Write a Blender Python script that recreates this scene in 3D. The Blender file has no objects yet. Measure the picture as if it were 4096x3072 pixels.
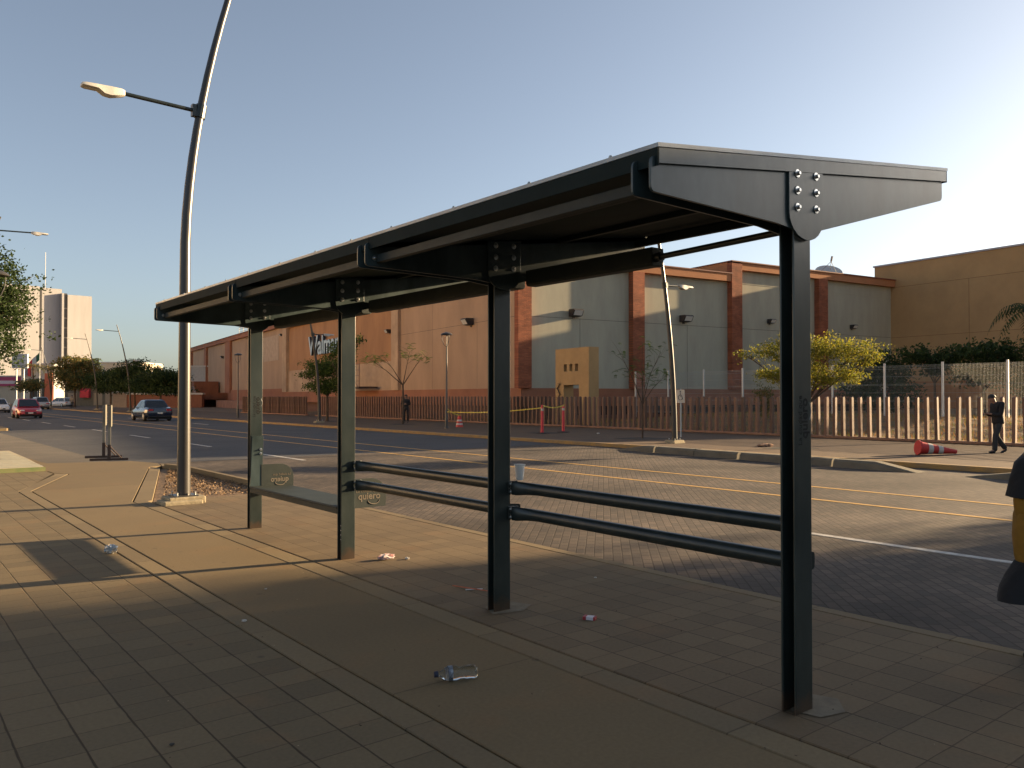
import bpy, bmesh, math, random
import numpy as np
from mathutils import Vector, Matrix, Euler
random.seed(7); rng = np.random.default_rng(7)
S = bpy.context.scene; COL = S.collection
PI = math.pi

# ------------------------------------------------------------------ camera, sky, sun, exposure
cam = bpy.data.objects.new('camera', bpy.data.cameras.new('camera')); COL.objects.link(cam)
cam.location = (0, 0, 1.6)
cam.rotation_euler = (math.radians(90 + 0.88), 0, math.radians(-38.6))
cam.data.sensor_width = 36; cam.data.lens = 3250 / 4096 * 36
cam.data.clip_start = 0.05; cam.data.clip_end = 3000
S.camera = cam
SUN_EL = 12.0; SUN_AZ = 103.4          # azimuth clockwise from +Y
W = bpy.data.worlds.new('World'); S.world = W; W.use_nodes = True
nt = W.node_tree; bg = nt.nodes['Background']
sky = nt.nodes.new('ShaderNodeTexSky'); sky.sky_type = 'NISHITA'; sky.sun_disc = False
sky.sun_elevation = math.radians(SUN_EL); sky.sun_rotation = math.radians(SUN_AZ)
sky.altitude = 1500; sky.air_density = 1.0; sky.dust_density = 5.0; sky.ozone_density = 1.6
hs = nt.nodes.new('ShaderNodeHueSaturation'); hs.inputs['Saturation'].default_value = 0.70
nt.links.new(sky.outputs[0], hs.inputs['Color']); nt.links.new(hs.outputs[0], bg.inputs[0]); bg.inputs[1].default_value = 0.08
sl = bpy.data.lights.new('sun', 'SUN'); sl.energy = 7.4; sl.angle = math.radians(0.55); sl.color = (1.0, 0.73, 0.42)
sun = bpy.data.objects.new('sun', sl); COL.objects.link(sun)
a = math.radians(SUN_AZ); e = math.radians(SUN_EL)
to_sun = Vector((math.sin(a) * math.cos(e), math.cos(a) * math.cos(e), math.sin(e)))
sun.rotation_euler = to_sun.to_track_quat('Z', 'Y').to_euler()
S.view_settings.view_transform = 'Standard'; S.view_settings.look = 'None'
S.view_settings.exposure = 1.32; S.view_settings.gamma = 1.0
S.cycles.use_denoising = True
S.cycles.max_bounces = 8

# ------------------------------------------------------------------ materials
MATS = {}
def mat(name, col, rough=0.7, metal=0.0, noise=0.0, nscale=3.0, col2=None, bump=0.0, bscale=20.0, spec=None,
        streak=0.0, trans=0.0, alpha=None, coat=0.0, detail=6, stretch=None):
    """principled material; col and col2 mixed by object-space noise"""
    if name in MATS: return MATS[name]
    m = bpy.data.materials.new(name); m.use_nodes = True; MATS[name] = m
    N = m.node_tree.nodes; L = m.node_tree.links; p = N['Principled BSDF']
    p.inputs['Base Color'].default_value = (*col, 1); p.inputs['Roughness'].default_value = rough
    p.inputs['Metallic'].default_value = metal
    if spec is not None: p.inputs['Specular IOR Level'].default_value = spec
    if coat: p.inputs['Coat Weight'].default_value = coat; p.inputs['Coat Roughness'].default_value = 0.08
    tc = N.new('ShaderNodeTexCoord'); mp = N.new('ShaderNodeMapping'); L.new(tc.outputs['Object'], mp.inputs[0])
    if stretch: mp.inputs['Scale'].default_value = stretch
    if noise > 0 or col2:
        c2 = col2 or tuple(c * (1 - noise) for c in col)
        nz = N.new('ShaderNodeTexNoise'); nz.inputs['Scale'].default_value = nscale; nz.inputs['Detail'].default_value = detail
        nz.inputs['Roughness'].default_value = 0.65
        L.new(mp.outputs[0], nz.inputs[0])
        cr = N.new('ShaderNodeMapRange'); cr.inputs[1].default_value = 0.35; cr.inputs[2].default_value = 0.68
        L.new(nz.outputs[0], cr.inputs[0])
        mx = N.new('ShaderNodeMix'); mx.data_type = 'RGBA'
        mx.inputs[6].default_value = (*col, 1); mx.inputs[7].default_value = (*c2, 1)
        L.new(cr.outputs[0], mx.inputs[0]); L.new(mx.outputs[2], p.inputs['Base Color'])
    if bump > 0:
        nb = N.new('ShaderNodeTexNoise'); nb.inputs['Scale'].default_value = bscale; nb.inputs['Detail'].default_value = 4
        L.new(mp.outputs[0], nb.inputs[0])
        bp = N.new('ShaderNodeBump'); bp.inputs['Strength'].default_value = bump; bp.inputs['Distance'].default_value = 0.02
        L.new(nb.outputs[0], bp.inputs['Height']); L.new(bp.outputs[0], p.inputs['Normal'])
    if trans > 0:
        tr = N.new('ShaderNodeBsdfTranslucent'); ms = N.new('ShaderNodeMixShader'); ms.inputs[0].default_value = trans
        tr.inputs[0].default_value = (*[min(1, c * 1.6) for c in col], 1)
        L.new(p.outputs[0], ms.inputs[1]); L.new(tr.outputs[0], ms.inputs[2]); L.new(ms.outputs[0], N['Material Output'].inputs[0])
    if alpha is not None: p.inputs['Alpha'].default_value = alpha
    return m

def math_node(N, L, op, a, b=None, c=None):
    n = N.new('ShaderNodeMath'); n.operation = op
    for i, v in enumerate((a, b, c)):
        if v is None: continue
        if hasattr(v, 'links'): L.new(v, n.inputs[i])
        else: n.inputs[i].default_value = v
    return n.outputs[0]

def paving(name, col, col2, px, x0, wx, py, y0, wy, joint=(0.05, 0.035, 0.02), rough=0.85, stain=(0.30, 0.16, 0.07), stain_amt=0.35, ydark=0.6, bump=0.5):
    """square paving with joints in object space, per-slab tint, dust and rust stains"""
    m = bpy.data.materials.new(name); m.use_nodes = True; MATS[name] = m
    N = m.node_tree.nodes; L = m.node_tree.links; p = N['Principled BSDF']; p.inputs['Roughness'].default_value = rough
    p.inputs['Specular IOR Level'].default_value = 0.25
    tc = N.new('ShaderNodeTexCoord'); sp = N.new('ShaderNodeSeparateXYZ'); L.new(tc.outputs['Object'], sp.inputs[0])
    wob = N.new('ShaderNodeTexNoise'); wob.inputs['Scale'].default_value = 6; wob.inputs['Detail'].default_value = 5
    L.new(tc.outputs['Object'], wob.inputs[0])
    w = math_node(N, L, 'SUBTRACT', wob.outputs[0], 0.5)
    def dist(s, pitch, off):
        s2 = math_node(N, L, 'ADD', s, math_node(N, L, 'MULTIPLY', w, 0.012))
        q = math_node(N, L, 'DIVIDE', math_node(N, L, 'SUBTRACT', s2, off), pitch)
        fr = math_node(N, L, 'FRACT', math_node(N, L, 'ADD', q, 0.5))
        return math_node(N, L, 'MULTIPLY', math_node(N, L, 'ABSOLUTE', math_node(N, L, 'SUBTRACT', fr, 0.5)), pitch), math_node(N, L, 'FLOOR', q)
    dx, ix = dist(sp.outputs[0], px, x0); dy, iy = dist(sp.outputs[1], py, y0)
    ww = math_node(N, L, 'MULTIPLY_ADD', w, 1.6, 1.0)
    def mask(d, wd):
        r = N.new('ShaderNodeMapRange'); L.new(d, r.inputs[0]); r.inputs[3].default_value = 1; r.inputs[4].default_value = 0
        L.new(math_node(N, L, 'MULTIPLY', ww, wd * 0.5), r.inputs[1]); L.new(math_node(N, L, 'MULTIPLY', ww, wd), r.inputs[2]); return r.outputs[0]
    mxk = mask(dx, wx); myk = math_node(N, L, 'MULTIPLY', mask(dy, wy), ydark)
    jm = math_node(N, L, 'MAXIMUM', mxk, myk)
    cb = N.new('ShaderNodeCombineXYZ'); L.new(ix, cb.inputs[0]); L.new(iy, cb.inputs[1])
    wn = N.new('ShaderNodeTexWhiteNoise'); wn.noise_dimensions = '2D'; L.new(cb.outputs[0], wn.inputs[0])
    big = N.new('ShaderNodeTexNoise'); big.inputs['Scale'].default_value = 0.9; big.inputs['Detail'].default_value = 7; L.new(tc.outputs['Object'], big.inputs[0])
    fine = N.new('ShaderNodeTexNoise'); fine.inputs['Scale'].default_value = 45; fine.inputs['Detail'].default_value = 4; L.new(tc.outputs['Object'], fine.inputs[0])
    f = math_node(N, L, 'ADD', math_node(N, L, 'MULTIPLY', wn.outputs[0], 0.60), math_node(N, L, 'MULTIPLY', big.outputs[0], 0.75))
    f = math_node(N, L, 'SUBTRACT', f, 0.2)
    m1 = N.new('ShaderNodeMix'); m1.data_type = 'RGBA'; m1.inputs[6].default_value = (*col, 1); m1.inputs[7].default_value = (*col2, 1); L.new(f, m1.inputs[0])
    st = N.new('ShaderNodeTexNoise'); st.inputs['Scale'].default_value = 1.7; st.inputs['Detail'].default_value = 8; L.new(tc.outputs['Object'], st.inputs[0])
    sr = N.new('ShaderNodeMapRange'); sr.inputs[1].default_value = 0.56; sr.inputs[2].default_value = 0.75; sr.inputs[4].default_value = stain_amt; L.new(st.outputs[0], sr.inputs[0])
    m2 = N.new('ShaderNodeMix'); m2.data_type = 'RGBA'; L.new(m1.outputs[2], m2.inputs[6]); m2.inputs[7].default_value = (*stain, 1); L.new(sr.outputs[0], m2.inputs[0])
    fm = N.new('ShaderNodeMix'); fm.data_type = 'RGBA'; fm.blend_type = 'MULTIPLY'; fm.inputs[0].default_value = 0.35
    L.new(m2.outputs[2], fm.inputs[6]); L.new(fine.outputs[0], fm.inputs[7])
    vo = N.new('ShaderNodeTexVoronoi'); vo.inputs['Scale'].default_value = 2.6; L.new(tc.outputs['Object'], vo.inputs[0])
    sv = N.new('ShaderNodeMapRange'); L.new(math_node(N, L, 'ADD', vo.outputs[0], math_node(N, L, 'MULTIPLY', w, .12)), sv.inputs[0]); sv.inputs[1].default_value = .035; sv.inputs[2].default_value = .075; sv.inputs[3].default_value = .45; sv.inputs[4].default_value = 0
    m4 = N.new('ShaderNodeMix'); m4.data_type = 'RGBA'; L.new(fm.outputs[2], m4.inputs[6]); m4.inputs[7].default_value = (0.05, 0.04, 0.03, 1); L.new(sv.outputs[0], m4.inputs[0])
    m3 = N.new('ShaderNodeMix'); m3.data_type = 'RGBA'; L.new(m4.outputs[2], m3.inputs[6]); m3.inputs[7].default_value = (*joint, 1); L.new(jm, m3.inputs[0])
    L.new(m3.outputs[2], p.inputs['Base Color'])
    h = math_node(N, L, 'SUBTRACT', math_node(N, L, 'MULTIPLY', fine.outputs[0], 0.12), jm)
    h = math_node(N, L, 'ADD', h, math_node(N, L, 'MULTIPLY', big.outputs[0], 0.4))
    bp = N.new('ShaderNodeBump'); bp.inputs['Strength'].default_value = bump; bp.inputs['Distance'].default_value = 0.012
    L.new(h, bp.inputs['Height']); L.new(bp.outputs[0], p.inputs['Normal'])
    return m

def brick(name, c1, c2, mortar, bw, bh, ms, rot=(0, 0, 0), rough=0.85, offset=0.5, bump=0.5, freq=2, grime=0.3, gscale=0.6, coords='Object', bdist=0.012):
    m = bpy.data.materials.new(name); m.use_nodes = True; MATS[name] = m
    N = m.node_tree.nodes; L = m.node_tree.links; p = N['Principled BSDF']; p.inputs['Roughness'].default_value = rough
    p.inputs['Specular IOR Level'].default_value = 0.25
    tc = N.new('ShaderNodeTexCoord'); mp = N.new('ShaderNodeMapping'); L.new(tc.outputs[coords], mp.inputs[0]); mp.inputs['Rotation'].default_value = rot
    b = N.new('ShaderNodeTexBrick'); L.new(mp.outputs[0], b.inputs[0]); b.offset = offset; b.offset_frequency = freq
    b.inputs['Color1'].default_value = (*c1, 1); b.inputs['Color2'].default_value = (*c2, 1); b.inputs['Mortar'].default_value = (*mortar, 1)
    b.inputs['Scale'].default_value = 1; b.inputs['Mortar Size'].default_value = ms; b.inputs['Mortar Smooth'].default_value = 0.2
    b.inputs['Brick Width'].default_value = bw; b.inputs['Row Height'].default_value = bh
    nz = N.new('ShaderNodeTexNoise'); nz.inputs['Scale'].default_value = gscale; nz.inputs['Detail'].default_value = 8; L.new(tc.outputs[coords], nz.inputs[0])
    mr = N.new('ShaderNodeMapRange'); mr.inputs[1].default_value = 0.3; mr.inputs[2].default_value = 0.7; mr.inputs[3].default_value = 1 - grime; mr.inputs[4].default_value = 1 + grime * 0.6; L.new(nz.outputs[0], mr.inputs[0])
    mm = N.new('ShaderNodeVectorMath'); mm.operation = 'SCALE'; L.new(b.outputs[0], mm.inputs[0]); L.new(mr.outputs[0], mm.inputs['Scale'])
    L.new(mm.outputs[0], p.inputs['Base Color'])
    bp = N.new('ShaderNodeBump'); bp.inputs['Strength'].default_value = bump; bp.inputs['Distance'].default_value = bdist; bp.invert = True
    L.new(b.outputs['Fac'], bp.inputs['Height']); L.new(bp.outputs[0], p.inputs['Normal'])
    return m

# ------------------------------------------------------------------ mesh builder
class MB:
    def __init__(s): s.v = []; s.f = []; s.mi = []; s.k = 0
    def add(s, vs, fs, mi=0):
        n = len(s.v); s.v += [tuple(v) for v in vs]; s.f += [tuple(i + n for i in f) for f in fs]; s.mi += [mi] * len(fs); return s
    def box(s, x0, x1, y0, y1, z0, z1, mi=0, M=None):
        vs = [Vector(p) for p in ((x0,y0,z0),(x1,y0,z0),(x1,y1,z0),(x0,y1,z0),(x0,y0,z1),(x1,y0,z1),(x1,y1,z1),(x0,y1,z1))]
        if M: vs = [M @ v for v in vs]
        return s.add(vs, [(0,3,2,1),(4,5,6,7),(0,1,5,4),(1,2,6,5),(2,3,7,6),(3,0,4,7)], mi)
    def prism(s, pts, axis, a0, a1, mi=0):
        """polygon extruded; axis 'y': pts are (x,z); 'x': (y,z); 'z': (x,y)"""
        def P(p, a): return {'y': (p[0], a, p[1]), 'x': (a, p[0], p[1]), 'z': (p[0], p[1], a)}[axis]
        n = len(pts); vs = [P(p, a0) for p in pts] + [P(p, a1) for p in pts]
        ar = sum(pts[i][0] * pts[(i+1) % n][1] - pts[(i+1) % n][0] * pts[i][1] for i in range(n))
        sgn = ar > 0
        if axis == 'y': sgn = not sgn
        c0 = tuple(range(n)); c1 = tuple(range(n, 2*n))
        sides = [(i, (i+1) % n, n + (i+1) % n, n + i) for i in range(n)]
        if (a1 > a0) == sgn: fs = [c0[::-1], c1] + sides
        else: fs = [c0, c1[::-1]] + [f[::-1] for f in sides]
        return s.add(vs, fs, mi)
    def tube(s, pts, rad, seg=12, mi=0, cap=True, flat=1.0, ref=None):
        pts = [Vector(p) for p in pts]; n = len(pts)
        if not hasattr(rad, '__len__'): rad = [rad] * n
        vs = []; up = Vector(ref) if ref else None
        for i, p in enumerate(pts):
            d = (pts[min(i+1, n-1)] - pts[max(i-1, 0)]).normalized()
            if up is None: up = Vector((0,0,1)) if abs(d.z) < .9 else Vector((1,0,0))
            x = d.cross(up)
            if x.length < 1e-4: x = d.cross(Vector((0.3, 1, 0.2)))
            x.normalize(); y = x.cross(d).normalized(); up = y if ref is None else up
            r = rad[i]; rx, ry = (r if hasattr(r, '__len__') else (r, r * flat))
            for k in range(seg):
                t = 2 * PI * k / seg; vs.append(p + x * math.cos(t) * rx + y * math.sin(t) * ry)
        fs = []
        for i in range(n - 1):
            for k in range(seg):
                a_ = i*seg + k; b_ = i*seg + (k+1) % seg; fs.append((a_, a_+seg, b_+seg, b_))
        if cap: fs += [tuple(range(seg)), tuple(range((n-1)*seg, n*seg))[::-1]]
        return s.add(vs, fs, mi)
    def lathe(s, prof, c=(0,0,0), seg=20, mi=0, axis=None):
        """prof: (radius, height) bottom to top, about z (or along axis vector)"""
        M = Matrix.Identity(3)
        if axis is not None: M = Vector(axis).to_track_quat('Z', 'Y').to_matrix()
        c = Vector(c); vs = []
        for r, h in prof:
            for k in range(seg):
                t = 2*PI*k/seg; vs.append(c + M @ Vector((r*math.cos(t), r*math.sin(t), h)))
        fs = [tuple(range(seg))[::-1], tuple(range((len(prof)-1)*seg, len(prof)*seg))]
        for i in range(len(prof)-1):
            for k in range(seg):
                a_ = i*seg+k; b_ = i*seg+(k+1) % seg; fs.append((a_, b_, b_+seg, a_+seg))
        return s.add(vs, fs, mi)
    def build(s, name, m, parent=None, smooth=False, bevel=0.0, loc=None):
        me = bpy.data.meshes.new(name); me.from_pydata(s.v, [], s.f)
        ms = m if isinstance(m, (list, tuple)) else [m]
        for x in ms: me.materials.append(x)
        me.polygons.foreach_set('material_index', s.mi)
        if smooth:
            me.polygons.foreach_set('use_smooth', [True] * len(s.f))
            me.set_sharp_from_angle(angle=math.radians(38))
        me.update()
        o = bpy.data.objects.new(name, me); COL.objects.link(o)
        if parent: o.parent = parent
        if loc: o.location = loc
        if bevel > 0:
            b = o.modifiers.new('bevel', 'BEVEL'); b.width = bevel; b.segments = 2; b.limit_method = 'ANGLE'
        return o

def tag(o, label=None, cat=None, group=None, kind=None):
    if label: o['label'] = label
    if cat: o['category'] = cat
    if group: o['group'] = group
    if kind: o['kind'] = kind
    return o
def thing(name, loc, label, cat, group=None, rz=0.0):
    o = bpy.data.objects.new(name, None); COL.objects.link(o); o.location = loc; o.rotation_euler = (0, 0, rz); o.empty_display_size = .2
    return tag(o, label, cat, group)
def kids(o): return [c for c in bpy.data.objects if c.parent == o]
def copy_tree(o, parent=None):
    c = o.copy(); COL.objects.link(c)
    if parent: c.parent = parent
    for k in kids(o): copy_tree(k, c)
    return c
def struct(name, mb, m, **k): return tag(mb.build(name, m, **k), kind='structure')

def text_mesh(name, txt, size, m, parent, M, extrude=0.002, bold=0.0, align='LEFT', spacing=1.0):
    cu = bpy.data.curves.new(name, 'FONT'); cu.body = txt; cu.size = size; cu.extrude = extrude; cu.offset = bold; cu.align_x = align
    cu.space_character = spacing; cu.resolution_u = 4
    to = bpy.data.objects.new(name + '_tmp', cu); COL.objects.link(to)
    dg = bpy.context.evaluated_depsgraph_get(); dg.update()
    me = bpy.data.meshes.new_from_object(to.evaluated_get(dg))
    bpy.data.objects.remove(to); bpy.data.curves.remove(cu)
    me.transform(M); me.name = name; me.materials.clear(); me.materials.append(m)
    o = bpy.data.objects.new(name, me); COL.objects.link(o); o.parent = parent
    return o
def basis(xa, ya, org):
    xa = Vector(xa); ya = Vector(ya); z = xa.cross(ya)
    M = Matrix(((xa.x, ya.x, z.x, org[0]), (xa.y, ya.y, z.y, org[1]), (xa.z, ya.z, z.z, org[2]), (0, 0, 0, 1)))
    return M

# ================================================================== GROUND
asphalt = mat('asphalt', (0.060, 0.058, 0.060), 0.82, col2=(0.036, 0.036, 0.040), nscale=0.35, bump=0.5, bscale=90)
dirt = mat('dry_dirt', (0.22, 0.14, 0.08), 0.95, col2=(0.12, 0.075, 0.04), nscale=5, bump=1.0, bscale=30)
cobbles = brick('interlocking_pavers', (0.114, 0.087, 0.067), (0.068, 0.055, 0.046), (0.045, 0.034, 0.026), 0.2, 0.1, 0.007, rot=(0, 0, math.radians(-45)), bump=0.8, grime=0.55, gscale=0.45)
conc = paving('poured_slab', (0.233, 0.169, 0.090), (0.165, 0.121, 0.067), 50, 20, 0.004, 6.0, 3.83, 0.005, stain_amt=0.30)
kerbm = paving('kerb_concrete', (0.248, 0.186, 0.104), (0.176, 0.133, 0.079), 50, 20, 0.004, 1.0, 0.4, 0.006, stain_amt=0.25)
tileL = paving('paving_tiles_near', (0.220, 0.165, 0.093), (0.141, 0.109, 0.065), 0.2495, 2.05, 0.006, 0.24, 2.15, 0.005, stain_amt=0.35)
tileR = paving('paving_tiles_stop', (0.220, 0.158, 0.090), (0.138, 0.100, 0.060), 0.240, 3.43, 0.005, 0.24, 2.15, 0.0045, stain_amt=0.35)
farwalk = paving('far_pavement_tiles', (0.156, 0.102, 0.064), (0.111, 0.074, 0.049), 0.40, 20, 0.008, 0.40, 0, 0.008, stain_amt=0.2, ydark=0.8)
ochre = mat('weathered_ochre_kerb', (0.34, 0.20, 0.06), 0.8, col2=(0.22, 0.15, 0.08), nscale=2.5, bump=0.4)
yel = mat('road_paint_yellow', (0.60, 0.33, 0.06), 0.75, col2=(0.34, 0.21, 0.07), nscale=9)
wht = mat('road_paint_white', (0.52, 0.50, 0.46), 0.75, col2=(0.26, 0.25, 0.24), nscale=9)

def sheet(pts, z, name, m):
    b = MB(); b.add([(p[0], p[1], z) for p in pts], [tuple(range(len(pts)))]); return struct(name, b, m)
def rect(x0, x1, y0, y1): return [(x0, y0), (x1, y0), (x1, y1), (x0, y1)]
sheet(rect(-900, 900, -600, 1500), -0.112, 'ground', dirt)
sheet(rect(5.0, 20.0, 21.8, 900), -0.100, 'road', asphalt)
sheet(rect(-60, 5.0, 21.8, 46.5), -0.100, 'side_road', mat('sunlit_asphalt', (0.125, 0.105, 0.080), 0.88, col2=(0.085, 0.072, 0.058), nscale=.6, bump=.5, bscale=60))  # tan colour paints in the sunlight on the side-road asphalt
sheet(rect(5.0, 20.0, -60, 21.8), -0.100, 'paver_road', cobbles)
b = MB()
for x in (12.3, 14.0): b.box(x-.055, x+.055, -60, 200, -0.1, -0.095)
struct('yellow_centre_lines', b, yel)
b = MB()
b.box(9.14, 9.26, -14, 6.0, -.1, -.095)
for y in (20.4, 27.9, 35.4, 43.0, 50.5, 58.0, 66.0, 74.0, 82.0, 90.0): b.box(9.14, 9.26, y, y+3.0, -.1, -.095)
for y in (50.0, 58.0, 66.0, 74.0): b.box(16.3, 16.42, y, y+3.0, -.1, -.095)
struct('white_lane_dashes', b, wht)
# near pavement: slabs with a real 8 mm groove between bands, resting on a dark bed
b = MB(); b.box(-60, 5.70, -60, 13.1, -.108, -.02); struct('pavement_bed', b, mat('joint_soil', (0.11, 0.052, 0.020), 0.95, noise=0.4, nscale=8))
def slab(pts, name, m, z=0.0):
    b = MB(); b.prism(pts, 'z', -.106, z); o = struct(name, b, m); md = o.modifiers.new('bevel', 'BEVEL'); md.width = 0.006; md.segments = 1; md.limit_method = 'ANGLE'; return o
slab([(-60,-60),(2.045,-60),(2.045,15.86),(3.10,18.95),(3.08,19.78),(-60,19.78)], 'near_pavement', tileL)
slab([(2.058,-60),(2.225,-60),(2.225,15.80),(3.32,18.85),(3.12,19.2),(2.058,15.86)], 'pavement_border', kerbm)
slab([(2.240,-60),(3.212,-60),(3.212,13.28),(5.088,19.58),(5.40,19.75),(5.55,20.6),(5.2,21.7),(3.45,22.15),(3.18,28.0),(3.1,19.79),(3.12,19.28),(3.34,18.83),(2.240,15.76)], 'concrete_path', conc)
slab([(-60,19.79),(3.095,19.79),(3.17,28.0),(3.1,46),(-60,46)], 'rear_pavement', conc)
slab([(3.222,-60),(3.418,-60),(3.418,13.22),(3.50,13.28),(5.22,19.2),(5.10,19.55),(3.222,13.24)], 'path_border', kerbm)
slab([(3.436,-60),(5.585,-60),(5.585,13.08),(3.436,13.08)], 'bus_stop_pavement', tileR)
slab([(5.597,-60),(5.72,-60),(5.72,19.4),(5.56,20.5),(5.40,19.72),(5.42,19.3),(5.597,18.6)], 'near_kerb', kerbm)
slab([(3.506,13.28),(5.585,13.14),(5.585,18.5),(5.225,19.19)], 'planting_bed', dirt, z=-.03)
# raised rim on the bed
b = MB(); b.prism([(5.50,13.4),(5.60,13.2),(5.60,18.6),(5.42,19.3),(5.32,19.25),(5.50,18.5)], 'z', -.03, .075); struct('bed_kerb', b, kerbm)
b = MB(); b.prism([(-60,47.0),(5.55,47.0),(5.75,47.6),(5.75,300),(-60,300)], 'z', -.106, 0.02); struct('far_near_pavement', b, kerbm)
# dry litter in the bed
b = MB()
for i in range(2600):
    y = random.uniform(13.35, 18.6); x0 = 3.6 + (y-13.3)*.30; x = random.uniform(x0+.03, 5.46)
    s = random.uniform(.008, .030); q = Euler((random.uniform(-.9,.9), random.uniform(-.9,.9), random.uniform(0, 6.3))).to_matrix()
    b.add([Vector((x, y, -.012 + random.uniform(0,.02))) + q @ Vector(v) for v in ((-s,-s*.35,0),(s,-s*.2,0),(s*.8,s*.3,0),(-s*.7,s*.35,0))], [(0,1,2,3)])
tag(b.build('dry_leaf_litter', mat('dry_leaves', (0.25, 0.16, 0.085), .9, col2=(0.12, 0.07, 0.035), nscale=12)), 'dry leaves and straw scattered in the planting bed', 'leaf litter', kind='stuff')
# patches around the near post foot and under post three
b = MB(); b.add([(3.74,2.22,.004),(3.90,2.18,.004),(4.04,2.30,.004),(3.98,2.46,.004),(3.80,2.44,.004),(3.70,2.36,.004)], [(0,1,2,3,4,5)])
b.add([(3.62,4.76,.004),(3.86,4.70,.004),(4.02,4.80,.004),(3.96,4.98,.004),(3.70,4.97,.004)], [(0,1,2,3,4)])
struct('mortar_patches', b, mat('pale_mortar', (0.185, 0.150, 0.100), .9, noise=.35, nscale=14))
# far kerb, far pavement, verge
b = MB(); b.box(19.62, 19.86, -60, 400, -.108, 0.02); o = struct('far_kerb', b, ochre, bevel=.02)
b = MB(); b.box(19.87, 28.9, -60, 400, -.108, 0.0); struct('far_pavement', b, farwalk)
def sm(t): t = max(0, min(1, t)); return t*t*(3-2*t)
vs = []; fs = []; nx, ny = 46, 90
for j in range(ny+1):
    for i in range(nx+1):
        x = 28.88 + 46*(i/nx)**1.5; y = -25 + 105*j/ny
        z = 0.02 + .66*sm((x-29.6)/7.0)*sm((36-y)/9.0) + (random.uniform(-.03,.03) if i > 1 else 0)
        vs.append((x, y, z))
for j in range(ny):
    for i in range(nx):
        k = j*(nx+1)+i; fs.append((k, k+1, k+nx+2, k+nx+1))
b = MB(); b.add(vs, fs); struct('grass_verge', b, mat('dry_grass_soil', (0.21, 0.110, 0.042), .95, col2=(0.10, 0.065, 0.028), nscale=2.2, bump=1, bscale=14))
b = MB()
for i in range(26000):
    x = 29.3 + 12*random.random()**1.3; y = random.uniform(2, 50)
    z = 0.02 + .66*sm((x-29.6)/7.0)*sm((36-y)/9.0); h = random.uniform(.05, .17); w = .012; t = random.uniform(0, PI); lx, ly = random.uniform(-.05,.05), random.uniform(-.05,.05)
    c, s_ = math.cos(t)*w, math.sin(t)*w
    b.add([(x-c,y-s_,z-.01),(x+c,y+s_,z-.01),(x+lx,y+ly,z+h)], [(0,1,2)], 0 if random.random() < .72 else 1)
for k in range(46):
    xc, yc = random.uniform(28.98, 29.5), random.uniform(5, 60); hh = random.uniform(.10, .32)
    for i in range(60):
        x = xc+random.gauss(0,.07); y = yc+random.gauss(0,.22); h = hh*random.uniform(.4,1.1); c = .012
        b.add([(x-c,y-c,.0),(x+c,y+c,.0),(x+random.uniform(-.09,.09),y+random.uniform(-.09,.09),h)], [(0,1,2)], 1 if random.random() < .75 else 0)
tag(b.build('dry_grass', [mat('straw_blades', (0.27, 0.145, 0.050), .9, trans=.25), mat('green_blades', (0.12, 0.15, 0.03), .9, trans=.3)]), 'dry tufty grass on the bank behind the palisade', 'grass', kind='stuff')
# tree pits
b = MB()
for x, y, r in ((23.3, 27.0, .62), (24.33, 40.57, .6), (23.44, 48.5, .6), (22.3, 14.2, .6), (23.2, 21.1, .75)): b.box(x-r, x+r, y-r, y+r, 0, .006)
struct('tree_pits', b, mat('dark_soil', (0.035, 0.024, 0.016), .95, noise=.4, nscale=10))

# ================================================================== BUS SHELTER
steel = mat('dusty_green_steel', (0.014, 0.026, 0.027), 0.33, col2=(0.062, 0.088, 0.092), nscale=2.4, spec=0.5, bump=0.05, bscale=6, stretch=(1,1,.45))
steel2 = mat('dark_green_steel', (0.012, 0.019, 0.019), 0.32, col2=(0.026, 0.032, 0.030), nscale=6, spec=0.5)
zinc = mat('zinc_bolt', (0.62, 0.62, 0.60), 0.28, metal=1.0)
def add_rust(m, zmax=.10, col=(0.10, 0.045, 0.018)):
    N = m.node_tree.nodes; L = m.node_tree.links; p = N['Principled BSDF']; src_ = p.inputs['Base Color'].links[0].from_socket
    tc = N.new('ShaderNodeTexCoord'); sp = N.new('ShaderNodeSeparateXYZ'); L.new(tc.outputs['Object'], sp.inputs[0])
    nz = N.new('ShaderNodeTexNoise'); nz.inputs['Scale'].default_value = 14; nz.inputs['Detail'].default_value = 6; L.new(tc.outputs['Object'], nz.inputs[0])
    q = math_node(N, L, 'ADD', sp.outputs[2], math_node(N, L, 'MULTIPLY', nz.outputs[0], -.20))
    r = N.new('ShaderNodeMapRange'); L.new(q, r.inputs[0]); r.inputs[1].default_value = -.06; r.inputs[2].default_value = zmax-.10; r.inputs[3].default_value = .45; r.inputs[4].default_value = 0
    mx = N.new('ShaderNodeMix'); mx.data_type = 'RGBA'; L.new(r.outputs[0], mx.inputs[0]); L.new(src_, mx.inputs[6]); mx.inputs[7].default_value = (*col, 1); L.new(mx.outputs[2], p.inputs['Base Color'])
post_m = mat('dusty_green_post', (0.015, 0.024, 0.023), 0.28, col2=(0.042, 0.052, 0.048), nscale=3.4, spec=0.6, bump=0.05, bscale=6, stretch=(1,1,.45)); add_rust(post_m)
edge_m = mat('pale_roof_edge', (0.42, 0.44, 0.44), 0.35, noise=.3, nscale=6)  # pale tone carries the sky glint along the roof cap
cut = mat('cut_out_dark', (0.008, 0.008, 0.008), 0.9)  # near-black stands in for the shade inside the cut-through letters
cutl = mat('cut_out_light', (0.20, 0.165, 0.125), 0.9, noise=.3, nscale=20)  # pale colour stands in for light passing through the cut letters
shel = thing('bus_shelter', (3.74, 2.30, 0), 'dark green steel bus shelter with sloping cantilever roof, four posts, rails and a seat', 'bus shelter')
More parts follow.
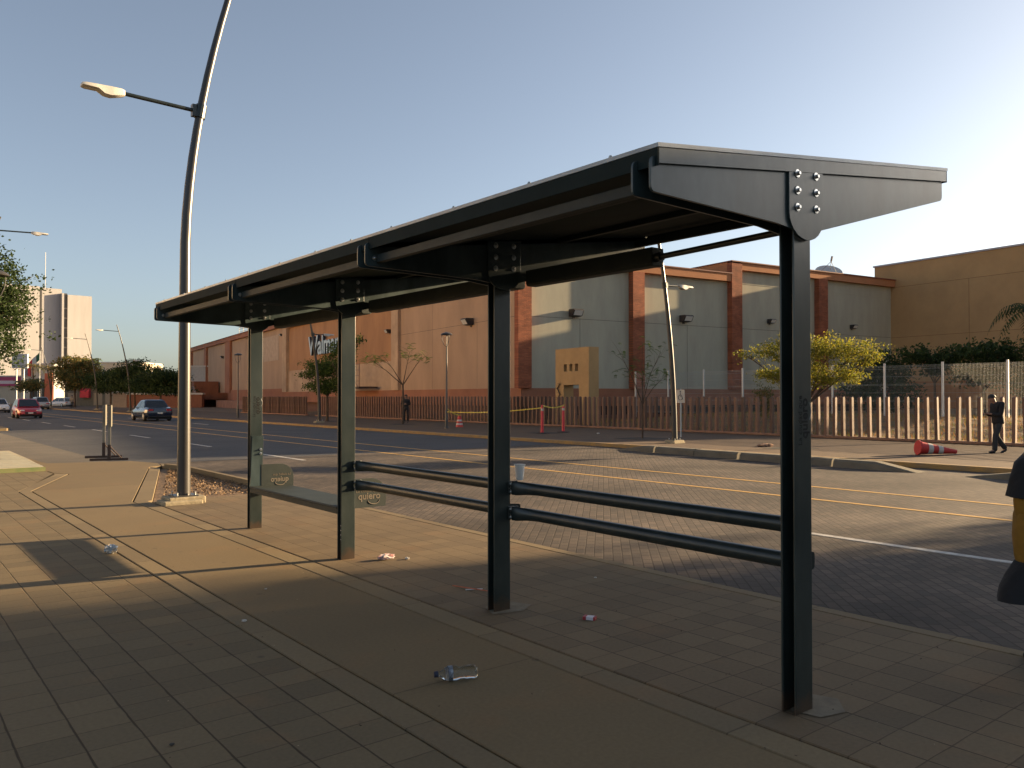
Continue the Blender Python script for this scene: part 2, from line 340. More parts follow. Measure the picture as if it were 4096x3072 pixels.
OX, OY = 3.74, 2.30
PY = [0.01, 2.50, 4.97, 7.37]                 # post positions along the kerb (near face)
ZL, ZR, XL, XR = 2.615, 2.985, -1.16, 1.56    # beam top line
def ztop(x): return ZL + (ZR-ZL)*(x-XL)/(XR-XL)
def rounded(pts, r=0.03, seg=4, which=None):
    out = []; n = len(pts)
    for i, p in enumerate(pts):
        if which is not None and i not in which: out.append(p); continue
        p = Vector(p); a_ = Vector(pts[i-1]); c_ = Vector(pts[(i+1) % n])
        p0 = p + (a_-p).normalized()*r; p1 = p + (c_-p).normalized()*r
        for k in range(seg+1):
            t = k/seg; q = p0*(1-t)**2 + p*2*t*(1-t) + p1*t*t; out.append(tuple(q))
    return out
def bolt(parent, x, y, z, r=.017, axis=(0,-1,0)):
    b = MB(); b.lathe([(r*1.25, 0), (r*1.25, .004), (r*.62, .0045), (r*.62, .016), (r*.5, .018)], (0,0,0), 10, axis=axis)
    return b.build('bolt', zinc, parent, smooth=False, loc=(x, y, z))
for i, py in enumerate(PY):
    b = MB()
    # folded channel: front plate, back plate and web
    b.box(-.075, .075, py, py+.012, 0, 2.66); b.box(-.075, .075, py+.073, py+.085, 0, 2.66); b.box(.040, .060, py+.012, py+.073, 0, 2.66)
    po = b.build('post', post_m, shel, bevel=.003)
    if i in (0, 1, 2, 3):
        # stencilled words on the near face
        if i in (0, 3):
            y = py - .001
            M1 = basis((0,0,1), (-1,0,0), (-.012, y, 1.35))
            text_mesh('stencil_words', 'La ciudad que', .046, cut, po, M1, .0006, spacing=1.0)
            text_mesh('stencil_words', 'quiero', .078, cut, po, basis((0,0,1), (-1,0,0), (.038, y, 1.385)), .0006, bold=.002)
            bb = MB(); pts = [(.056 + .016*math.cos(t*PI/2), y+.0005, 1.525 + .045*t) for t in [k/6-1 for k in range(13)]]
            bb.tube(pts, .002, 5); bb.build('stencil_smile', edge_m, po)
    if i == 2:
        for k in range(4): 
            bb = MB(); bb.lathe([(.0055, 0), (.0055, .001)], (0,0,0), 10, axis=(-1,0,0)); bb.build('bolt_hole', mat('hole_light', (0.75,0.7,0.6), .8), po, loc=(-.0755, PY[2]-2.47+.0, 0))
# discs painted pale as light through the holes, on the post with the leaning rail end: place them
holes = [o for o in bpy.data.objects if o.name.startswith('bolt_hole')]
for k, o in enumerate(holes): o.location = (-.0757, PY[2]+.006, .335-.045*k)
for i, py in enumerate(PY):
    b = MB()
    for y0 in ((py-.014, py-.002),) if i == 3 or i == 0 else ((py-.014, py-.002),):
        pts = [(XL, ztop(XL)), (XL, ztop(XL)-.150), (-.24, 2.452), (-.06, 2.435), (.10, 2.450), (XR, ztop(XR)-.150), (XR, ztop(XR))]
        b.prism(rounded(pts, .03, 4, which=(0, 1, 5)), 'y', y0[0], y0[1])
        b.prism(rounded(pts, .03, 4, which=(0, 1, 5)), 'y', py+.088, py+.100)
    be = b.build('roof_beam', steel, shel, bevel=.0015)
    # gusset: tongue-shaped plate with six bolts
    g = MB(); gz = ztop(0)-.01
    tp = [(-.155, gz-.02), (-.155, 2.52)] + [(-.155+.155*(1-math.cos(t))*.98, 2.52-.125*math.sin(t)**1.0) for t in [k*PI/2/6 for k in range(1, 6)]] + [(0.0, 2.393)] + \
         [(.155-.155*(1-math.cos(t))*.98, 2.52-.125*math.sin(t)) for t in [k*PI/2/6 for k in range(5, 0, -1)]] + [(.155, 2.52), (.155, gz+.018)]
    g.prism(tp, 'y', py-.027, py-.0145); g.build('gusset_plate', steel, be, bevel=.0015)
    for bx in (-.085, .085):
        for bz in (2.70, 2.615, 2.53):
            bolt(be, bx, py-.0275, bz+.02+ (.012 if bx > 0 else 0))
# roof panels: one folded tray per bay and a seam between
roofm = mat('roof_sheet', (0.014, 0.024, 0.023), .8, noise=.3, nscale=4, spec=.15)
satin = mat('satin_green_steel', (0.016, 0.024, 0.023), .62, col2=(0.030, 0.038, 0.034), nscale=5, spec=.3)
ys = [PY[0]-.03, PY[1]-.02, PY[2]-.02, PY[3]+.13]
for k in range(3):
    y0, y1 = ys[k]+(.006 if k else 0), ys[k+1]
    x0, x1 = XL+.030, XR+.03
    z0, z1 = ztop(x0)+.012, ztop(x1)+.012
    b = MB()
    b.prism([(x0, z0-.010), (x1, z1-.010), (x1, z1+.022), (x0, z0+.022)], 'y', y0+.006, y1-.006)     # sheet
    b.prism([(x0-.004, z0-.055), (x0+.004, z0-.055), (x0+.004, z0+.02), (x0-.004, z0+.02)], 'y', y0, y1)  # fold down, path side
    b.prism([(x1-.004, z1-.05), (x1+.004, z1-.05), (x1+.004, z1+.02), (x1-.004, z1+.02)], 'y', y0, y1)
    ro = b.build('roof_panel', roofm, shel)
    b = MB(); b.prism([(x0+.005, z0-.045), (x1-.005, z1-.045), (x1-.005, z1+.020), (x0+.005, z0+.020)], 'y', y0, y0+.005); b.build('roof_end_trim', steel, ro)
    e_ = MB(); e_.prism([(x0-.006, z0+.022), (x1+.006, z1+.022), (x1+.006, z1+.040), (x0-.006, z0+.040)], 'y', y0-.004, y1+.004); e_.build('roof_cap', edge_m, ro)
    for t in (.12, .35, .62, .9):
        s_ = MB(); s_.lathe([(.010,0),(.010,.008),(.006,.016)], (0,0,0), 8); s_.build('roof_screw', edge_m, ro, loc=(x0+.02, y0+(y1-y0)*t, z0+.042))
    for px_, zz in ((-1.06, 2.492), (-.45, 2.70), (.55, 2.83), (1.45, 2.90)):
        q = MB(); q.box(px_-.02, px_+.02, PY[k]+.102, PY[k+1]-.016, zz-.0+ (0 if px_ < -1 else -.02), zz+.052 + (0 if px_ < -1 else -.01)); q.build('purlin', satin, shel, bevel=.003)
    bolt(shel, -1.09, PY[k+1]-.0145, 2.52, .014)
# lamp trough hanging under the beams and the conduit that leaves it
b = MB()
tr = [(.20, 2.56), (.20, 2.455), (.215, 2.44), (.30, 2.44), (.315, 2.455), (.315, 2.56)]
b.prism(tr, 'y', 1.20, PY[1]-.03); b.prism(tr, 'y', PY[1]+.11, PY[2]-.03); b.prism(tr, 'y', PY[2]+.11, PY[3]-.03)
b.build('lamp_trough', satin, shel, bevel=.006)
b = MB(); b.tube([(.25, 1.30, 2.495), (.24, 1.15, 2.495), (.06, .10, 2.475)], .019, 12); b.build('conduit', steel2, shel, smooth=True)
b = MB(); b.tube([(.25, 1.25, 2.495), (.24, 1.15, 2.495)], .030, 12); b.build('conduit_sleeve', steel2, shel, smooth=True)
# leaning rails in the two near bays, each with flattened ends bolted to the posts
for k in (0, 1):
    for zc, nm in ((.915, 'upper'), (.725, 'lower')):
        pw = .245 if nm == 'lower' else .10
        b = MB(); y0, y1 = PY[k]+.10, PY[k+1]-.035; xr = .135
        ptsr = [(xr, y0+.0, zc), (xr, y0+.16, zc), (xr, y1-.22, zc), (xr-.02, y1-.12, zc), (xr-.065, y1-.05, zc), (xr-.07, y1, zc)]
        b.tube(ptsr, [(.043,.043),(.043,.043),(.043,.043),(.036,.046),(.010,.052),(.010,.052)], 18, ref=(0,0,1))
        r_ = b.build('leaning_rail', steel2, shel, smooth=True)
        q = MB(); q.box(.045, .135, PY[k+1]-.016, PY[k+1]-.006, zc-.05, zc+.05); q.build('rail_bracket', steel2, r_, bevel=.004)
        bolt(r_, .068, PY[k+1]-.017, zc+.028, .014); bolt(r_, .068, PY[k+1]-.017, zc-.030, .014)
        q = MB(); q.prism(rounded([(.03, zc-.06), (.07, zc-.06), (pw, zc-.045), (pw, zc+.045), (.07, zc+.06), (.03, zc+.06)], .02), 'y', PY[k]+.087, PY[k]+.097)
        q.build('rail_end_plate', steel2, r_)
# seat between the two far posts with rounded, stencilled end panels
b = MB(); y0, y1 = PY[2]+.09, PY[3]-.002
b.prism([(-.075, .49), (.42, .478), (.42, .50), (-.075, .515), (-.085, .50)], 'y', y0, y1); b.box(-.075, -.067, y0, y1, .44, .49)
st = b.build('seat', satin, shel, bevel=.003)
for py, nm, mir in ((PY[3]-.014, 'far', True), (PY[2]+.086, 'near', False)):
    pts = [(.06, .478)] + [(.47, .478), (.475, .56)] + [(.30+.175*math.cos(t), .60+.17*math.sin(t)) for t in [k*PI/2/8 for k in range(0, 9)]] + [(.06, .77)]
    b = MB(); b.prism(pts, 'y', py, py+.010); ep = b.build('seat_end_panel', satin, shel, bevel=.001)
    yy = py-.0012
    if mir:
        text_mesh('stencil_words', 'La ciudad que', .042, cutl, ep, basis((-1,0,0), (0,0,1), (.44, yy, .628)) , .0006)
        text_mesh('stencil_words', 'quiero', .088, cutl, ep, basis((-1,0,0), (0,0,1), (.41, yy, .555)), .0006, bold=.002)
    else:
        text_mesh('stencil_words', 'La ciudad que', .046, cutl, ep, basis((1,0,0), (0,0,1), (.13, yy, .632)), .0006)
        text_mesh('stencil_words', 'quiero', .095, cutl, ep, basis((1,0,0), (0,0,1), (.155, yy, .562)), .0006, bold=.002)
    bb = MB(); cxs = .30 if mir else .33
    bb.tube([(cxs+.065*math.cos(t), yy, .548+.040*math.sin(t)-.0) for t in [PI+k*PI/10 for k in range(11)]], [.002+.004*math.sin(k*PI/10) for k in range(11)], 6); bb.build('stencil_smile', cutl, ep)
# narrow back bracket on the two far posts, with bolts
for py in (PY[3], PY[2]):
    q = MB(); q.prism([(-.055, 1.12), (.085, 1.12), (.085, 1.08), (.070, .50), (-.085, .50), (-.070, .62)], 'y', py-.010, py-.001)
    if py == PY[3]:
        br = q.build('seat_bracket', steel, shel, bevel=.001)
        bolt(br, .052, py-.011, .955, .014); bolt(br, .052, py-.011, .905, .014)

# styrofoam cup standing on the rail
t = thing('foam_cup', (3.955, 4.86, .958), 'white foam cup left standing on the upper rail beside the third post', 'cup')
b = MB(); b.lathe([(.026, 0), (.030, .01), (.040, .118), (.043, .12), (.040, .12), (.028, .012), (.001, .010)], (0,0,0), 18); b.build('cup_body', mat('white_foam', (0.72, 0.70, 0.66), .7), t, smooth=True)
bpy.data.objects['cup_body'].name = 'cup_wall'
b = MB(); b.lathe([(.040,.112),(.0440,.112),(.0440,.120),(.040,.1205)], (0,0,0), 18); b.build('rim', mat('white_foam', (0.72,0.70,0.66)), t, smooth=True)

# ================================================================== STREET LAMPS (curved pole, road arm high, pavement arm low)
polem = mat('lamp_pole_steel', (0.036, 0.032, 0.028), .36, col2=(0.055, 0.050, 0.044), nscale=2.5, spec=.5, stretch=(1,1,.2))
lampw = mat('lamp_housing', (0.55, 0.52, 0.46), .5, noise=.15)
lens_m = mat('lamp_lens', (0.60, 0.55, 0.42), .25)
basem = mat('concrete_footing', (0.34, 0.28, 0.18), .9, noise=.3, nscale=7, bump=.5)
def luminaire(parent, p, d, s=1.0):
    """housing that starts at p and points along the horizontal direction d"""
    d = Vector(d); side = Vector((-d.y, d.x, 0)); p = Vector(p); b = MB()
    st = [(0, .05, .045, -.035), (.05, .085, .055, -.055), (.22, .10, .055, -.10), (.32, .10, .05, -.09), (.42, .11, .045, -.025), (.60, .12, .035, -.022), (.66, .10, .025, -.015)]
    vs = []; 
    for x, w, zt, zb in st:
        for sx, zz in ((-1, zb), (-.75, zt), (.75, zt), (1, zb), (.6, zb-.012), (-.6, zb-.012)): vs.append(p + d*x*s + side*sx*w*s*.95 + Vector((0,0,zz*s)))
    fs = [tuple(range(6)), tuple(range(len(vs)-6, len(vs)))[::-1]]
    for i in range(len(st)-1):
        for k in range(6): a_ = i*6+k; c_ = i*6+(k+1) % 6; fs.append((a_, a_+6, c_+6, c_))
    b.add(vs, fs); h = b.build('lamp_head', lampw, parent, smooth=True)
    q = MB(); o = p + d*.44*s
    q.add([o+side*.07*s+Vector((0,0,-.040*s)), o-side*.07*s+Vector((0,0,-.040*s)), o-side*.075*s+d*.18*s+Vector((0,0,-.037*s)), o+side*.075*s+d*.18*s+Vector((0,0,-.037*s))], [(0,1,2,3)]); q.build('lamp_lens', lens_m, h)
def street_lamp(x, y, side, label, low=True, high=True, zl=5.65, zh=8.4, top=9.1, lean=1.0, footing=True, near=False, al=.80, hs=1.0, group='tall curved street lamps'):
    """side +1: the road lies towards +X"""
    t = thing('street_lamp', (x, y, 0), label, 'street lamp', group)
    def xo(z): return side*(.0547*max(0, z-3.8)**1.75 if near else .0168*z*z)
    zs = [0.02+ (top-.02)*k/22 for k in range(23)]
    b = MB(); b.tube([(xo(z), 0, z) for z in zs], [.100-.062*(z/top) for z in zs], 20, ref=(0,1,0)); b.build('pole', polem, t, smooth=True)
    if footing:
        b = MB(); b.box(-.27, .27, -.21, .21, -.02, .10); b.box(-.36, .20, -.30, .12, -.02, .055); b.build('footing', basem, t, bevel=.02)
        b = MB(); b.box(-.17, .17, -.17, .17, .10, .118); q = b.build('base_plate', polem, t)
        for bx, by in ((-.13,-.13),(.13,-.13),(.13,.13),(-.13,.13)):
            bb = MB(); bb.lathe([(.013,0),(.013,.045),(.008,.05)], (0,0,0), 8); bb.build('anchor_bolt', zinc, q, loc=(bx, by, .118))
    if low:
        b = MB(); b.tube([(xo(zl), 0, zl), (xo(zl)-side*al, 0, zl+.03)], .030, 12); ar = b.build('lamp_arm', steel2, t, smooth=True)
        b = MB(); b.tube([(xo(zl-.10), 0, zl-.10), (xo(zl+.10), 0, zl+.10)], .112 - .062*zl/top + .01, 14, ref=(0,1,0)); b.box(xo(zl)-side*.10-.03, xo(zl)-side*.10+.03, -.05, .05, zl-.09, zl+.09); b.build('clamp', steel2, t)
        luminaire(ar, (xo(zl)-side*(al-.04), 0, zl+.03), (-side, 0, 0), hs)
    if high:
        b = MB(); b.tube([(xo(zh), 0, zh), (xo(zh)+side*1.55, 0, zh+.06)], .034, 12); ar = b.build('lamp_arm', steel2, t, smooth=True)
        luminaire(ar, (xo(zh)+side*1.5, 0, zh+.06), (side, 0, 0), 1.05)
    return t
street_lamp(3.80, 12.72, 1, 'nearest tall curved street lamp on a concrete footing beside the planting bed', zl=5.98, zh=9.0, top=9.6, near=True, al=1.12, hs=.86)
street_lamp(3.6, 44.5, 1, 'street lamp cut off by the left edge, only its road-side head in view', zh=9.35, top=10.0, near=True)
street_lamp(21.85, 18.4, -1, 'tall curved street lamp across the road behind the shelter roof, right of the ochre portal', zl=5.4)
street_lamp(21.95, 46.5, -1, 'street lamp leaning in front of the large store letters', zl=5.4)
street_lamp(22.0, 92, -1, 'double-armed street lamp rising out of the dark row of trees', zl=5.4)
street_lamp(21.9, 107, -1, 'thin street lamp just left of the dark row of trees, arm pointing left', zl=5.4)
street_lamp(21.8, 137, -1, 'most distant street lamp, in front of the pale tower by the flag', zl=5.4)

def post_lamp(x, y, label):
    t = thing('pedestrian_lamp', (x, y, 0), label, 'lamp post', 'pedestrian lamps with domed caps')
    b = MB(); b.tube([(0,0,0),(0,0,.9),(0,0,.95),(0,0,4.15)], [.075,.07,.05,.035], 14, ref=(0,1,0)); b.lathe([(.12,0),(.12,.05),(.08,.1)], (0,0,0), 14); b.build('pole', polem, t, smooth=True)
    b = MB()
    for k in range(3):
        an = k*2*PI/3+.4; c, s_ = math.cos(an), math.sin(an)
        b.tube([(c*r, s_*r, z) for r, z in ((.03,4.12),(.14,4.22),(.22,4.42),(.25,4.62),(.24,4.72))], .014, 8)
    b.tube([(0,0,4.15),(0,0,4.7)], .018, 8); b.build('cage', polem, t, smooth=True)
    b = MB(); b.lathe([(.30,4.70),(.31,4.72),(.27,4.77),(.17,4.82),(.05,4.85),(.01,4.86)], (0,0,0), 24); b.build('cap', polem, t, smooth=True)
post_lamp(23.0, 34.1, 'pedestrian lamp with domed cap beside the bare tree across the road')
post_lamp(22.05, 60.7, 'pedestrian lamp further along, in front of the loading stairs of the store')
post_lamp(2.62, 24.5, 'pedestrian lamp with domed cap cut by the left edge of the view')

# ================================================================== STORE (local x along its right-hand wall, local y along the wall facing the road)
grey_p = mat('grey_green_render', (0.41, 0.385, 0.290), .9, col2=(0.34, 0.315, 0.240), nscale=.9, bump=.25, bscale=25, stretch=(1,1,.25))
tan_p = mat('tan_render', (0.43, 0.275, 0.17), .9, col2=(0.33, 0.21, 0.13), nscale=.45, bump=.25, bscale=25, stretch=(1,1,.35))
tan_l = mat('pale_tan_render', (0.50, 0.34, 0.215), .9, col2=(0.34, 0.225, 0.14), nscale=.5, bump=.2, bscale=25)
terra = mat('terracotta_render', (0.33, 0.135, 0.070), .9, col2=(0.25, 0.10, 0.055), nscale=.5, bump=.25, bscale=25)
bandm = mat('orange_band_render', (0.42, 0.175, 0.075), .9, col2=(0.36, 0.15, 0.065), nscale=.7, bump=.2)
maroon = mat('maroon_coping', (0.20, 0.055, 0.035), .7, noise=.2)
signbay = mat('burnt_orange_render', (0.40, 0.205, 0.095), .9, col2=(0.28, 0.14, 0.066), nscale=.4, bump=.2, stretch=(1,1,.3))
plinthm = mat('brown_plinth', (0.17, 0.085, 0.055), .9, noise=.25, nscale=1)
dark = mat('recess_shade', (0.02, 0.014, 0.012), .9)  # near-black colour paints the shade inside the vent openings
bricksm = brick('red_brickwork', (0.37, 0.115, 0.055), (0.26, 0.08, 0.042), (0.20, 0.09, 0.05), .34, .085, .012, rot=(math.radians(90), 0, 0), bump=.7, grime=.3, gscale=1.2)
yellowr = mat('ochre_render', (0.40, 0.245, 0.110), .9, col2=(0.33, 0.20, 0.09), nscale=.4, bump=.2)
RZ = math.radians(-7.8)
store = thing('store_building', (33.7, 41.1, 0), 'long tan and grey big-box store with brick pillars and blue-grey letters on its wall', 'building', rz=RZ)
b = MB(); b.box(.10, 38.9, .0, 60, 2.15, 10.44); b.build('side_wall', grey_p, store)
b = MB(); b.box(-.02, 30, .12, 125.9, 2.15, 10.4); b.build('front_wall', tan_p, store)
b = MB(); b.box(-.25, 38.9, -.22, 125.9, .95, 2.15); b.build('base_band', terra, store)
b = MB(); b.box(.2, 38.9, .25, 125.9, -.1, .95); b.build('plinth', plinthm, store)
# right-hand wall: brick pillars, bands, joints, vents
for (x0, x1, zt) in ((-.6, .42, 10.44), (8.85, 9.90, 10.44), (18.55, 19.65, 11.9), (28.6, 29.7, 11.4)):
    b = MB(); b.box(x0, x1, -.50 if x0 > 0 else -.45, .05, 2.15, zt); b.build('brick_pillar', bricksm, store)
b = MB(); b.box(-.55, 18.55, -.45, 2.0, 10.44, 11.02); b.build('parapet_band', bandm, store)
b = MB(); b.box(-.62, 18.65, -.52, 2.0, 11.02, 11.10); b.build('coping', maroon, store)
b = MB(); b.box(19.65, 38.9, -.45, 2.0, 11.40, 11.98); b.box(18.55, 38.9, .0, 20, 10.4, 11.98); b.build('parapet_band', bandm, store)
b = MB(); b.box(19.65, 38.9, -.02, .4, 10.40, 11.42); b.build('upper_wall', grey_p, store)
b = MB(); b.box(18.48, 38.9, -.56, 20, 11.98, 12.06); b.build('coping', maroon, store)
b = MB(); b.box(.6, 38.8, -.006, .02, 6.885, 6.91)
for x in (4.6, 14.4, 24.2, 34.3): b.box(x-.012, x+.012, -.006, .02, 2.15, 6.885)
b.build('wall_joint', mat('dark_wall_joint', (0.09, 0.08, 0.065), .9), store)  # thin dark strips along the panel joints
vx = 1.6
while vx < 38:
    if not any(abs(vx-p) < .9 for p in (9.6, 19.5, 29.5)):
        b = MB(); b.box(vx, vx+.62, .235, .26, .32, .93); b.build('vent_opening', dark, store)
    vx += .98
# wall facing the road
def vbox(name, m, y0, y1, z0, z1, p0, p1=0.0):
    b = MB(); b.box(-p0, .3, y0, y1, z0, z1); return b.build(name, m, store)
vbox('corner_bay', tan_p, .6, 19.9, 2.15, 10.05, .14)
for (y0, y1) in ((19.9, 21.4), (55.2, 57.0)): vbox('pilaster', tan_l, y0, y1, 2.15, 10.02, .42)
for (y0, y1) in ((88.0, 91.5), (108.0, 110.0), (123.5, 125.9)): vbox('pilaster', terra, y0, y1, 2.15, 10.4, .40)
vbox('sign_wall', signbay, 21.4, 55.2, 4.75, 10.02, .03)
vbox('sign_wall_base', tan_l, 21.4, 55.2, 2.15, 4.75, .10)
vbox('front_band', tan_l, .5, 57.0, 10.02, 11.02, .50)
vbox('front_band', terra, 57.0, 126.0, 10.38, 11.02, .48)
b = MB(); b.box(-.60, .3, .5, 126.0, 11.02, 11.10); b.build('coping', maroon, store)
b = MB(); b.box(-.30, .3, 57.5, 87.5, 2.15, 2.6); b.build('lower_band', terra, store)
b = MB(); b.box(-.1455, 0, .7, 19.8, 6.90, 6.925); b.box(-.1455, 0, 6.0, 6.02, 2.2, 6.9); b.box(-.1455, 0, 13.5, 13.52, 2.2, 10); b.build('wall_joint', MATS['dark_wall_joint'], store)
b = MB(); b.box(-.06, .1, 60, 73, 6.3, 9.6); b.build('pale_wall_patch', mat('pale_patch', (0.47, 0.34, 0.24), .9, noise=.25, nscale=1.5), store)  # paler rectangle on the front wall
# letters
lm_f = mat('letter_face_blue_grey', (0.36, 0.47, 0.55), .45, noise=.1)
M = basis((0,-1,0), (0,0,1), (-.30, 45.9, 6.22))
tx = text_mesh('sign_letters', 'Walmart', 2.95, lm_f, store, M, .14, bold=.055, spacing=.98)
# fit to the measured width and height
co = [v.co for v in tx.data.vertices]; yl = min(c.y for c in co); yh = max(c.y for c in co); zl_ = min(c.z for c in co); zh_ = max(c.z for c in co)
for v in tx.data.vertices:
    v.co.y = 45.9 + (v.co.y - yh) * (11.6/(yh-yl)); v.co.z = 6.2 + (v.co.z-zl_)*(2.15/(zh_-zl_))
b = MB()
tx.data.materials.append(mat('letter_returns', (0.02, 0.035, 0.06), .5))
for p in tx.data.polygons:
    p.material_index = 0 if p.normal.x < -.7 else 1
# roof things
for x, y, z in ((15.0, 4.5, 11.0), (17.6, 5.5, 11.0)):
    b = MB(); b.lathe([(.45,0),(.45,.55),(.75,.62),(.78,.75),(.6,.9),(.1,.98)], (0,0,0), 20); q = b.build('roof_vent', mat('galvanised', (0.55,0.55,0.53), .35, metal=.7), store, smooth=True, loc=(x, y, z))
b = MB()
for y in (76, 79, 82, 85): b.tube([(.4, y, 11.0), (.4, y, 12.3)], .04, 6)
for z in (11.6, 12.0, 12.3): b.tube([(.4, 76, z), (.4, 85, z)], .035, 6)
for y in (76, 85): b.tube([(.4, y, 12.3), (3, y, 12.3)], .035, 6); b.tube([(3, y, 11), (3, y, 12.3)], .04, 6)
b.build('roof_railing', mat('rail_grey', (0.35,0.35,0.33), .5), store)
# loading dock, stairs, balcony
b = MB(); b.box(-4.2, -.3, 97, 126, -.1, 4.1); b.box(-4.2, -.3, 90, 97, 1.1, 2.2); b.build('loading_dock', mat('dock_render', (0.26,0.095,0.045), .9, noise=.3, nscale=.6), store)
b = MB(); b.box(-2.4, -.3, 60, 88, -.1, 1.0)
b.build('dock_plinth', mat('dock_plinth', (0.30,0.15,0.10), .9, noise=.3, nscale=.8), store)
b = MB()
for k in range(11): b.box(-6.2, -4.4, 96-k*.42, 96.42-k*.42, -.1, 2.2-.2*k)
sto = b.build('loading_stairs', mat('stair_concrete', (0.16,0.12,0.09), .9, noise=.3), store)
b = MB()
for xx in (-6.2, -4.4):
    b.tube([(xx, 100, 3.2), (xx, 96, 3.2), (xx, 91.5, 1.0)], .035, 6); b.tube([(xx, 100, 2.8), (xx, 96, 2.8), (xx, 91.5, .6)], .03, 6)
    for k in range(14): y = 100-k*.65; zt = 3.2 if y > 96 else 3.2-(96-y)*.489; b.tube([(xx, y, zt-1.1), (xx, y, zt)], .025, 6)
b.build('handrail', mat('rail_steel', (0.30,0.27,0.24), .5), sto)
b = MB(); b.box(-2.2, -.4, 24.6, 30.8, 2.35, 2.5); bal = b.build('service_balcony', mat('balcony_steel', (0.06,0.035,0.025), .7), store)
b = MB()
for z in (3.0, 3.5, 4.0, 4.5): b.tube([(-2.15, 24.6, z), (-2.15, 30.8, z)], .035, 6)
for y in (24.65, 26.7, 28.7, 30.75): b.tube([(-2.15, y, 2.4), (-2.15, y, 4.6)], .04, 6)
b.tube([(-2.15, 25, 2.5), (-2.15, 28.5, 4.5)], .03, 6); b.tube([(-2.15, 27, 2.5), (-2.15, 30.3, 4.5)], .03, 6)
b.build('balcony_railing', mat('balcony_rail', (0.22,0.13,0.09), .6), bal)

# wall floodlights and a camera (own things: fixed to the wall but lifted away)
def to_world(x, y, z=0):
    c, s_ = math.cos(RZ), math.sin(RZ); return (33.7 + c*x - s_*y, 41.1 + s_*x + c*y, z)
lampb = mat('flood_housing', (0.035, 0.03, 0.028), .5); flens = mat('flood_lens', (0.62, 0.60, 0.55), .25)
def flood(x, y, z, facing, label, s=1.0):
    t = thing('wall_floodlight', to_world(x, y, z), label, 'floodlight', 'floodlights on the store walls', rz=RZ + (0 if facing == 'side' else -PI/2))
    b = MB(); b.prism([(-.05*s, .26*s), (-.62*s, .26*s), (-.70*s, .18*s), (-.48*s, -.20*s), (-.05*s, -.24*s)], 'x', -.42*s, .42*s); b.build('housing', lampb, t, bevel=.02)
    b = MB(); b.add([(-.34*s, -.715*s, .16*s), (.34*s, -.715*s, .16*s), (.34*s, -.515*s, -.17*s), (-.34*s, -.515*s, -.17*s)], [(0,1,2,3)]); b.build('lens', flens, t)
    b = MB(); b.box(-.1*s, .1*s, -.05*s, .02, -.35*s, .2*s); b.build('bracket', lampb, t)
flood(4.05, 0, 7.25, 'side', 'floodlight on the first grey wall panel, right of the corner brick pillar')
flood(14.0, 0, 7.35, 'side', 'floodlight on the second grey wall panel behind the curved lamp pole')
flood(23.2, 0, 7.6, 'side', 'small floodlight on the third grey panel, left of the near shelter post', .7)
flood(33.4, 0, 7.6, 'side', 'small floodlight on the last grey panel above the yellow-green tree', .7)
flood(-.14, 6.9, 7.0, 'front', 'floodlight on the tan corner wall above the domed lamp', 1.0)
flood(-.14, 18.3, 9.35, 'front', 'floodlight high on the tan wall beside the pilaster, right of the letters', .8)
flood(-.03, 22.6, 7.4, 'front', 'floodlight at the right end of the burnt-orange sign wall', .7)
flood(-.03, 58.3, 9.4, 'front', 'tiny floodlight left of the sign wall near the parapet', .6)
flood(-.4, 92.5, 8.0, 'front', 'tiny floodlight on the left part of the store by the red pilaster', .8)

# dishes on the roof
def dish(x, y, z, r, label, rz, feed=True):
    t = thing('satellite_dish', to_world(x, y, z), label, 'satellite dish', 'dishes on the store roof', rz=rz)
    b = MB(); pr = [(r*k/8, .28*r*(k/8)**2) for k in range(9)]; ax = Vector((-.55, -.25, .8)).normalized()
    b.lathe([(max(.01, a_), c) for a_, c in pr] + [(r*.98, .28*r+.02)], (0,0,.5*r), 28, axis=ax); b.build('reflector', mat('dish_grey', (0.46,0.44,0.42), .6), t, smooth=True)
    b = MB(); b.tube([(0,0,0),(0,0,.5*r)], .06, 8)
    c = Vector((0,0,.5*r)) + ax*1.15*r
    if feed:
        for q in ((r*.8,0),(-r*.5,.6*r),(-r*.4,-.6*r)): b.tube([Vector((q[0], q[1], .5*r+.1*r)), c], .025, 6)
        b.tube([c, c+ax*.35*r+Vector((.1,0,.1))], .09, 8)
    b.build('feed_arm', mat('dish_arm', (0.25,0.25,0.25), .5), t)
dish(34.9, 3.5, 12.1, 1.2, 'larger satellite dish on the store roof near the yellow building', .4)
dish(36.7, 3.0, 12.1, .5, 'smaller satellite dish right beside the large roof dish', .2, False)

# yellow building at the right
yb = thing('yellow_building', to_world(38.9, 1.6, 0), 'tall plain ochre-yellow warehouse wall rising at the right edge', 'building', rz=RZ)
b = MB(); b.box(0, 34, -29.2, 0, 2.9, 13.42); b.build('wall', yellowr, yb)
b = MB(); b.box(.2, 34, -29.0, -.2, -.1, 2.9); b.build('plinth', mat('yellow_plinth', (0.34,0.16,0.07), .9, noise=.2), yb)
b = MB(); b.box(-.10, 34.1, -29.3, .1, 13.42, 13.56); b.build('coping', mat('grey_coping', (0.30,0.29,0.32), .5), yb)
b = MB(); b.box(-.006, .02, -29, -.1, 11.35, 11.38); b.box(-.006, .02, -29, -.1, 6.85, 6.88)
for y in (-8.7, -17.2): b.box(-.006, .02, y, y+.03, 2.9, 11.35)
b.build('wall_joint', mat('ochre_joint', (0.17,0.09,0.035), .9), yb)

# ochre portal (free-standing gate wall)
pt = thing('ochre_portal', (30.9, 32.0, 0), 'free-standing ochre gateway wall with three small square holes above a doorway', 'gateway', rz=math.radians(-7.8))
b = MB(); T = .68
